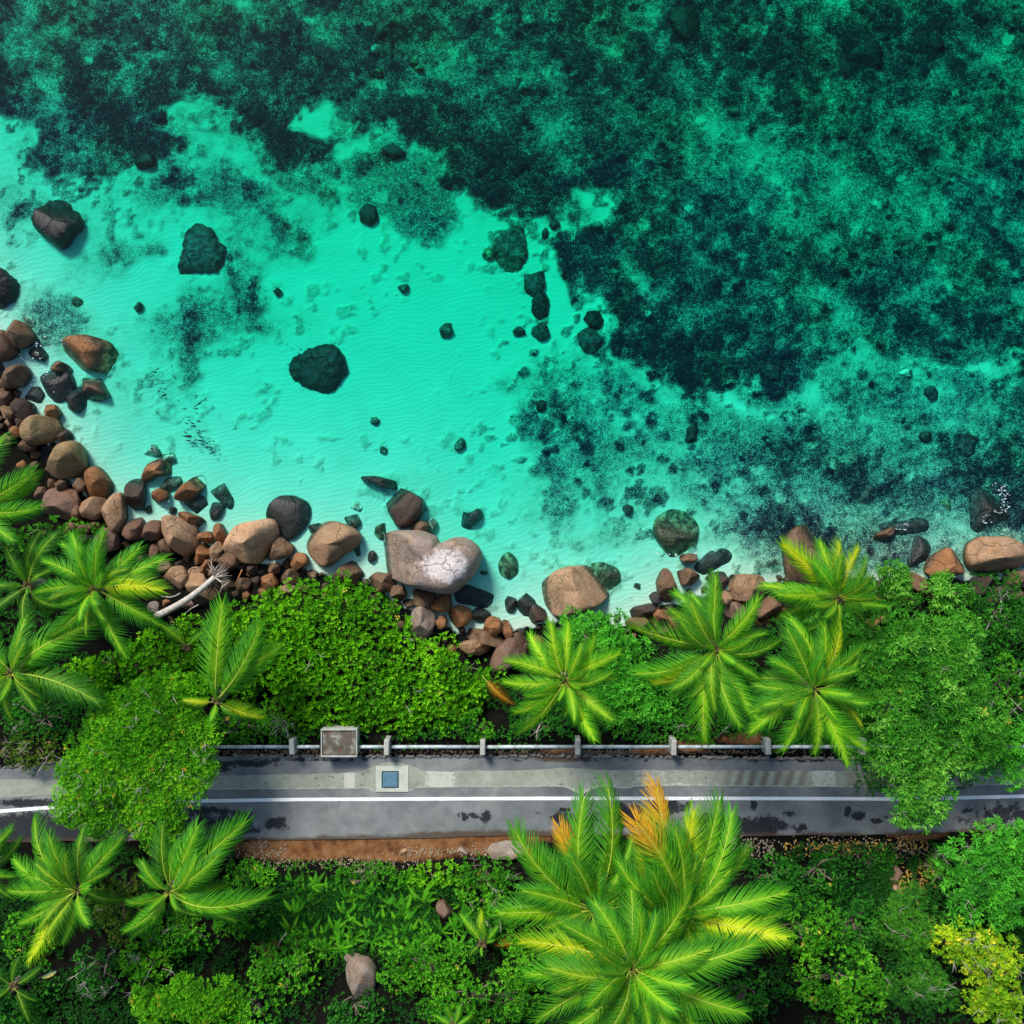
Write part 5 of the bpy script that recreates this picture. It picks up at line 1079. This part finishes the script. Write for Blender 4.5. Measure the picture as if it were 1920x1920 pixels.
palm('young palm sprout at the bottom edge near the centre', (850,1925), 1.5, [(838,1885),(862,1890),(880,1905),(820,1905)], 1, 0, seed=18, group='young palms')
palm('small sprout of fronds left of the fallen trunk, in the bright bush', (350,1215), 1.6, [(310,1172,'l'),(335,1180,'y'),(375,1190),(330,1210)], 0, 0, seed=19, group='young palms')
# dead brown fronds lying about
def dead_frond(label, a, b, z, col, k=3):
    fm, rm = FR[k]; A = Vector(P(*a, z)); B = Vector(P(*b, z)); d = B-A
    f = mobj('dead_frond', fm, label=label, cat='dead frond', group='dead palm fronds'); f.location = A; f.rotation_euler = (0, R(-4), math.atan2(d.y, d.x)); f.scale = (d.length,)*3; f.color = col
    mobj('midrib', rm, f)
dead_frond('brown dry palm frond between the long bright bush and the yellow-green palm', (905,1268), (958,1330), 3.2, (3.2,.42,.9,1))
dead_frond('rust-brown hanging frond at the upper left of the big palm clump', (985,1580), (1012,1640), 6.0, (3.2,.35,.6,1))
dead_frond('dry brown frond poking out at the left of the big palm clump', (1000,1755), (925,1770), 5.0, (2.6,.4,.6,1))
dead_frond('bleached white frond stub in the bottom left corner', (70,1840), (108,1828), 4.6, (7.0,2.0,30,1))
# ferns
def fern_mesh(seed):
    r = random.Random(seed); V = []; F = []; T = []
    for i in range(11):
        az = i*2.4+r.uniform(-.3, .3); L = r.uniform(.55, 1.0); up = r.uniform(.25, .7)
        D = Vector((math.cos(az), math.sin(az), 0)); S = Vector((-D.y, D.x, 0))
        n = 15; tv = r.uniform(.2, .75)
        for q in range(n):
            u = q/n; p = D*L*u+Vector((0, 0, up*L*(u-.9*u*u))); w_ = .10*math.sin(math.pi*min(1, u+.12))**.7+.01
            for s in (1, -1):
                o = len(V); V += [p, p+D*.05+S*s*w_*.6+Vector((0, 0, .012)), p+D*.065+S*s*w_-Vector((0, 0, .02)), p+D*.065+Vector((0, 0, 0))]; F.append((o, o+1, o+2, o+3)); T += [tv]*4
    return npmesh('fern', np.array([tuple(v) for v in V]), np.array(F), LM['mid'], False, {'tint': T})
FM = [fern_mesh(i) for i in range(5)]
r = random.Random(5)
fx = [(r.uniform(545, 870), r.uniform(1650, 1790)) for _ in range(170)]
keep = []
for q in fx:
    if all((q[0]-a)**2+(q[1]-b)**2 > 17**2 for a, b in keep) and not (810 < q[0] < 865 and 1685 < q[1] < 1740): keep.append(q)
for i, (x, y) in enumerate(keep[:90]):
    f = mobj('fern', FM[i % 5], label='green sword fern in the fern bed on the slope below the dirt verge', cat='fern', group='sword ferns on the slope')
    f.location = P(x, y, H1(x, y)+.15); f.rotation_euler = (R(r.uniform(-12, 12)), R(r.uniform(-12, 12)), r.uniform(0, 6.3)); s = r.uniform(.7, 1.15); f.scale = (s, s, s)

# ---------------------------------------------------------------- fallen trunk with torn roots
g = 1.25; A = Vector(P(292,1156,1.25)); B = Vector(P(402,1082,1.7))
e = empty('fallen_trunk', tuple(A), label='pale fallen palm trunk with torn roots lying across the boulders', cat='fallen trunk')
mb = MB(); pts = []; rad = []
for i in range(40):
    u = i/39; p_ = (B-A)*u+Vector((.12*math.sin(u*3), -.10*math.sin(u*math.pi), 0)); pts.append(p_); rad.append((.165-.045*u)*(1+.05*(i % 2)))
mb.tube(pts, rad, 12); mb.build('trunk', simple('bleached_trunk', (.50,.46,.41), .9, .3, 7, .8, 14), e, smooth=True)
mr = MB(); rr = random.Random(3)
for i in range(34):
    a = rr.uniform(-1.3, 1.5); d = Vector((math.cos(a+.6), math.sin(a+.6), rr.uniform(-.25, .4))); q0 = (B-A)+Vector((0, 0, 0)); q1 = q0+d*rr.uniform(.2, .45); q2 = q1+(d+Vector((rr.uniform(-.6, .6), rr.uniform(-.6, .6), rr.uniform(-.4, .2)))).normalized()*rr.uniform(.15, .5)
    mr.tube([q0, q1, q2], [.03, .02, .006], 5)
mr.build('root', simple('pale_root', (.42,.36,.30), .9, .4, 8), e, smooth=True)
md = MB()
for i in range(26):
    a = rr.uniform(-2.0, 0.6); d = Vector((math.cos(a), math.sin(a), rr.uniform(-.3, .2))); q0 = (B-A)-Vector((.1, .1, .05)); q1 = q0+d*rr.uniform(.2, .5); md.tube([q0, q1, q1+d*.25+Vector((rr.uniform(-.2, .2), rr.uniform(-.2, .2), -.1))], [.05, .04, .01], 5)
md.build('root_ball', simple('dark_root', (.03,.022,.016), .9), e, smooth=True)
# sticks
def stick(label, pts, rad, m):
    L = [Vector(P(*q)) for q in pts]; mb = MB(); mb.tube([q-L[0] for q in L], rad, 6); o = mb.build('driftwood_stick', m, smooth=True, label=label, cat='stick'); o.location = L[0]
stick('orange-brown stick slanting right of the torn roots', [(440,1100,1.6),(446,1086,1.8),(454,1068,1.9)], .028, simple('orange_stick', (.42,.18,.07)))
stick('crooked pale stick above the lower end of the fallen trunk', [(303,1118,1.5),(318,1120,1.6),(330,1117,1.6),(338,1112,1.6)], .03, TWIG)
stick('pale stick leaning at the bush edge under the fallen trunk', [(345,1152,1.3),(360,1140,1.7),(372,1134,1.9)], .025, TWIG)
stick('short pale stick by the torn roots', [(412,1112,1.6),(417,1100,1.8),(428,1092,1.8)], .03, TWIG)
stick('white crooked twig in the dark gap of the lower slope', [(520,1778,4.6),(526,1764,4.7),(530,1758,4.8),(537,1750,4.9)], .028, TWIG)

# ---------------------------------------------------------------- school of small dark fish
fm_, t, b = mat('fish_skin'); b.inputs['Base Color'].default_value = (.012, .018, .02, 1); b.inputs['Roughness'].default_value = .4
def fish_mesh():
    V = []; n = 8; xs_ = [-.5, -.42, -.3, -.1, .12, .32, .45, .5]; ws = [.012, .025, .05, .085, .10, .075, .03, .004]; hs_ = [.03, .04, .07, .12, .13, .09, .04, .005]
    for x, a, h in zip(xs_, ws, hs_):
        for q in range(8): th = q*math.pi/4; V.append((x, math.cos(th)*a, math.sin(th)*h))
    F = []
    for i in range(n-1):
        for q in range(8): F.append((i*8+q, i*8+(q+1) % 8, (i+1)*8+(q+1) % 8, (i+1)*8+q))
    o = len(V); V += [(-.48, 0, .02), (-.72, .05, .16), (-.64, 0, 0), (-.72, -.05, -.14), (-.48, 0, -.02)]; F += [(o, o+1, o+2, o+4), (o+4, o+2, o+3, o)]
    o = len(V); V += [(.15, 0, .12), (-.02, 0, .22), (-.2, 0, .10), (0, 0, .1)]; F.append((o, o+1, o+2, o+3))
    return npmesh('fish', np.array(V), np.array(F), fm_, True)
FI = fish_mesh()
FP = [(290,697,8),(295,692,6),(286,705,6),(322,687,5),(296,713,6),(327,707,5),(330,711,5),(326,704,4),(292,721,4),(306,719,5),(301,728,5),(309,730,5),(298,733,7),(306,735,5),(307,741,10),(303,746,5),(311,747,5),(338,726,7),(345,722,6),(341,730,5),(361,706,5),(368,742,6),(367,746,5),(385,747,5),(386,750,5),(380,752,6),(373,757,9),(366,762,5),(367,766,7),(369,775,5),(346,766,6),(353,782,5),(355,788,5),(350,794,6),(360,793,7),(373,790,8),(362,799,9),(353,806,5),(374,807,5),(381,809,6),(372,812,5),(348,811,6),(352,818,13),(353,826,8),(375,818,8),(380,820,5),(366,825,5),(374,826,9),(365,832,4),(370,837,6),(380,829,7),(387,831,6),(392,828,5),(387,838,8),(395,839,8),(395,844,6),(398,849,7),(404,844,5),(400,827,5),(402,833,4),(411,844,4),(413,851,4),(295,774,6),(334,751,4),(400,765,5),(553,690,5),(548,700,5),(545,703,5),(541,684,5),(561,663,5),(564,655,5),(548,654,4),(538,646,4)]
for i, (x, y, s) in enumerate(FP):
    o = mobj('fish', FI, label='small dark fish of the school in the sandy shallows', cat='fish', group='school of small dark fish')
    o.location = P(x, y, -.28-random.random()*.2); q = s*1.35/40; o.scale = (q, q*1.5, q); o.rotation_euler = (0, 0, R(random.choice([-12, 20, -25, 35, 160, 5])+random.uniform(-14, 14)))
# foam: thin froth on the water, stuff
def foam(name, spots, n, seed):
    r = random.Random(seed); mb = MB()
    for i in range(n):
        x, y, rx, ry, a0, a1 = r.choice(spots); a = R(r.uniform(a0, a1)); q = r.gauss(1, .20); px = x+math.cos(a)*rx*q; py = y+math.sin(a)*ry*q
        cc = P(px, py, .012); s = r.uniform(.012, .045); an = r.uniform(0, 6.3)
        ring = [(cc[0]+s*math.cos(an+t_)*r.uniform(.6, 1.3)*(1.6 if k_ % 2 else 1), cc[1]+s*math.sin(an+t_)*r.uniform(.4, 1), .012+r.uniform(0, .02)) for k_, t_ in enumerate([0, 1.05, 2.1, 3.14, 4.2, 5.2])]
        o = (cc[0], cc[1], .03); mb.add([o]+ring, (), [(0, k_+1, (k_+1) % 6+1) for k_ in range(6)])
    mb.build(name, simple('foam', (.50,.62,.64), .6, .1), kind='stuff')
foam('sea_foam', [(1866,935,20,24,-120,60),(1866,935,22,27,-100,50),(1868,936,18,22,-80,40),(1851,975,7,8,90,400),(1872,955,14,8,0,180),(1860,1006,30,6,180,360)], 80, 4)
foam('rock_pool_foam', [(60,690,34,20,0,360),(70,740,30,24,0,360),(50,660,20,10,0,360),(90,640,30,10,0,360),(325,955,26,14,0,360),(1690,988,12,6,0,360),(1270,1035,36,8,0,180),(125,860,8,20,0,360)], 150, 6)
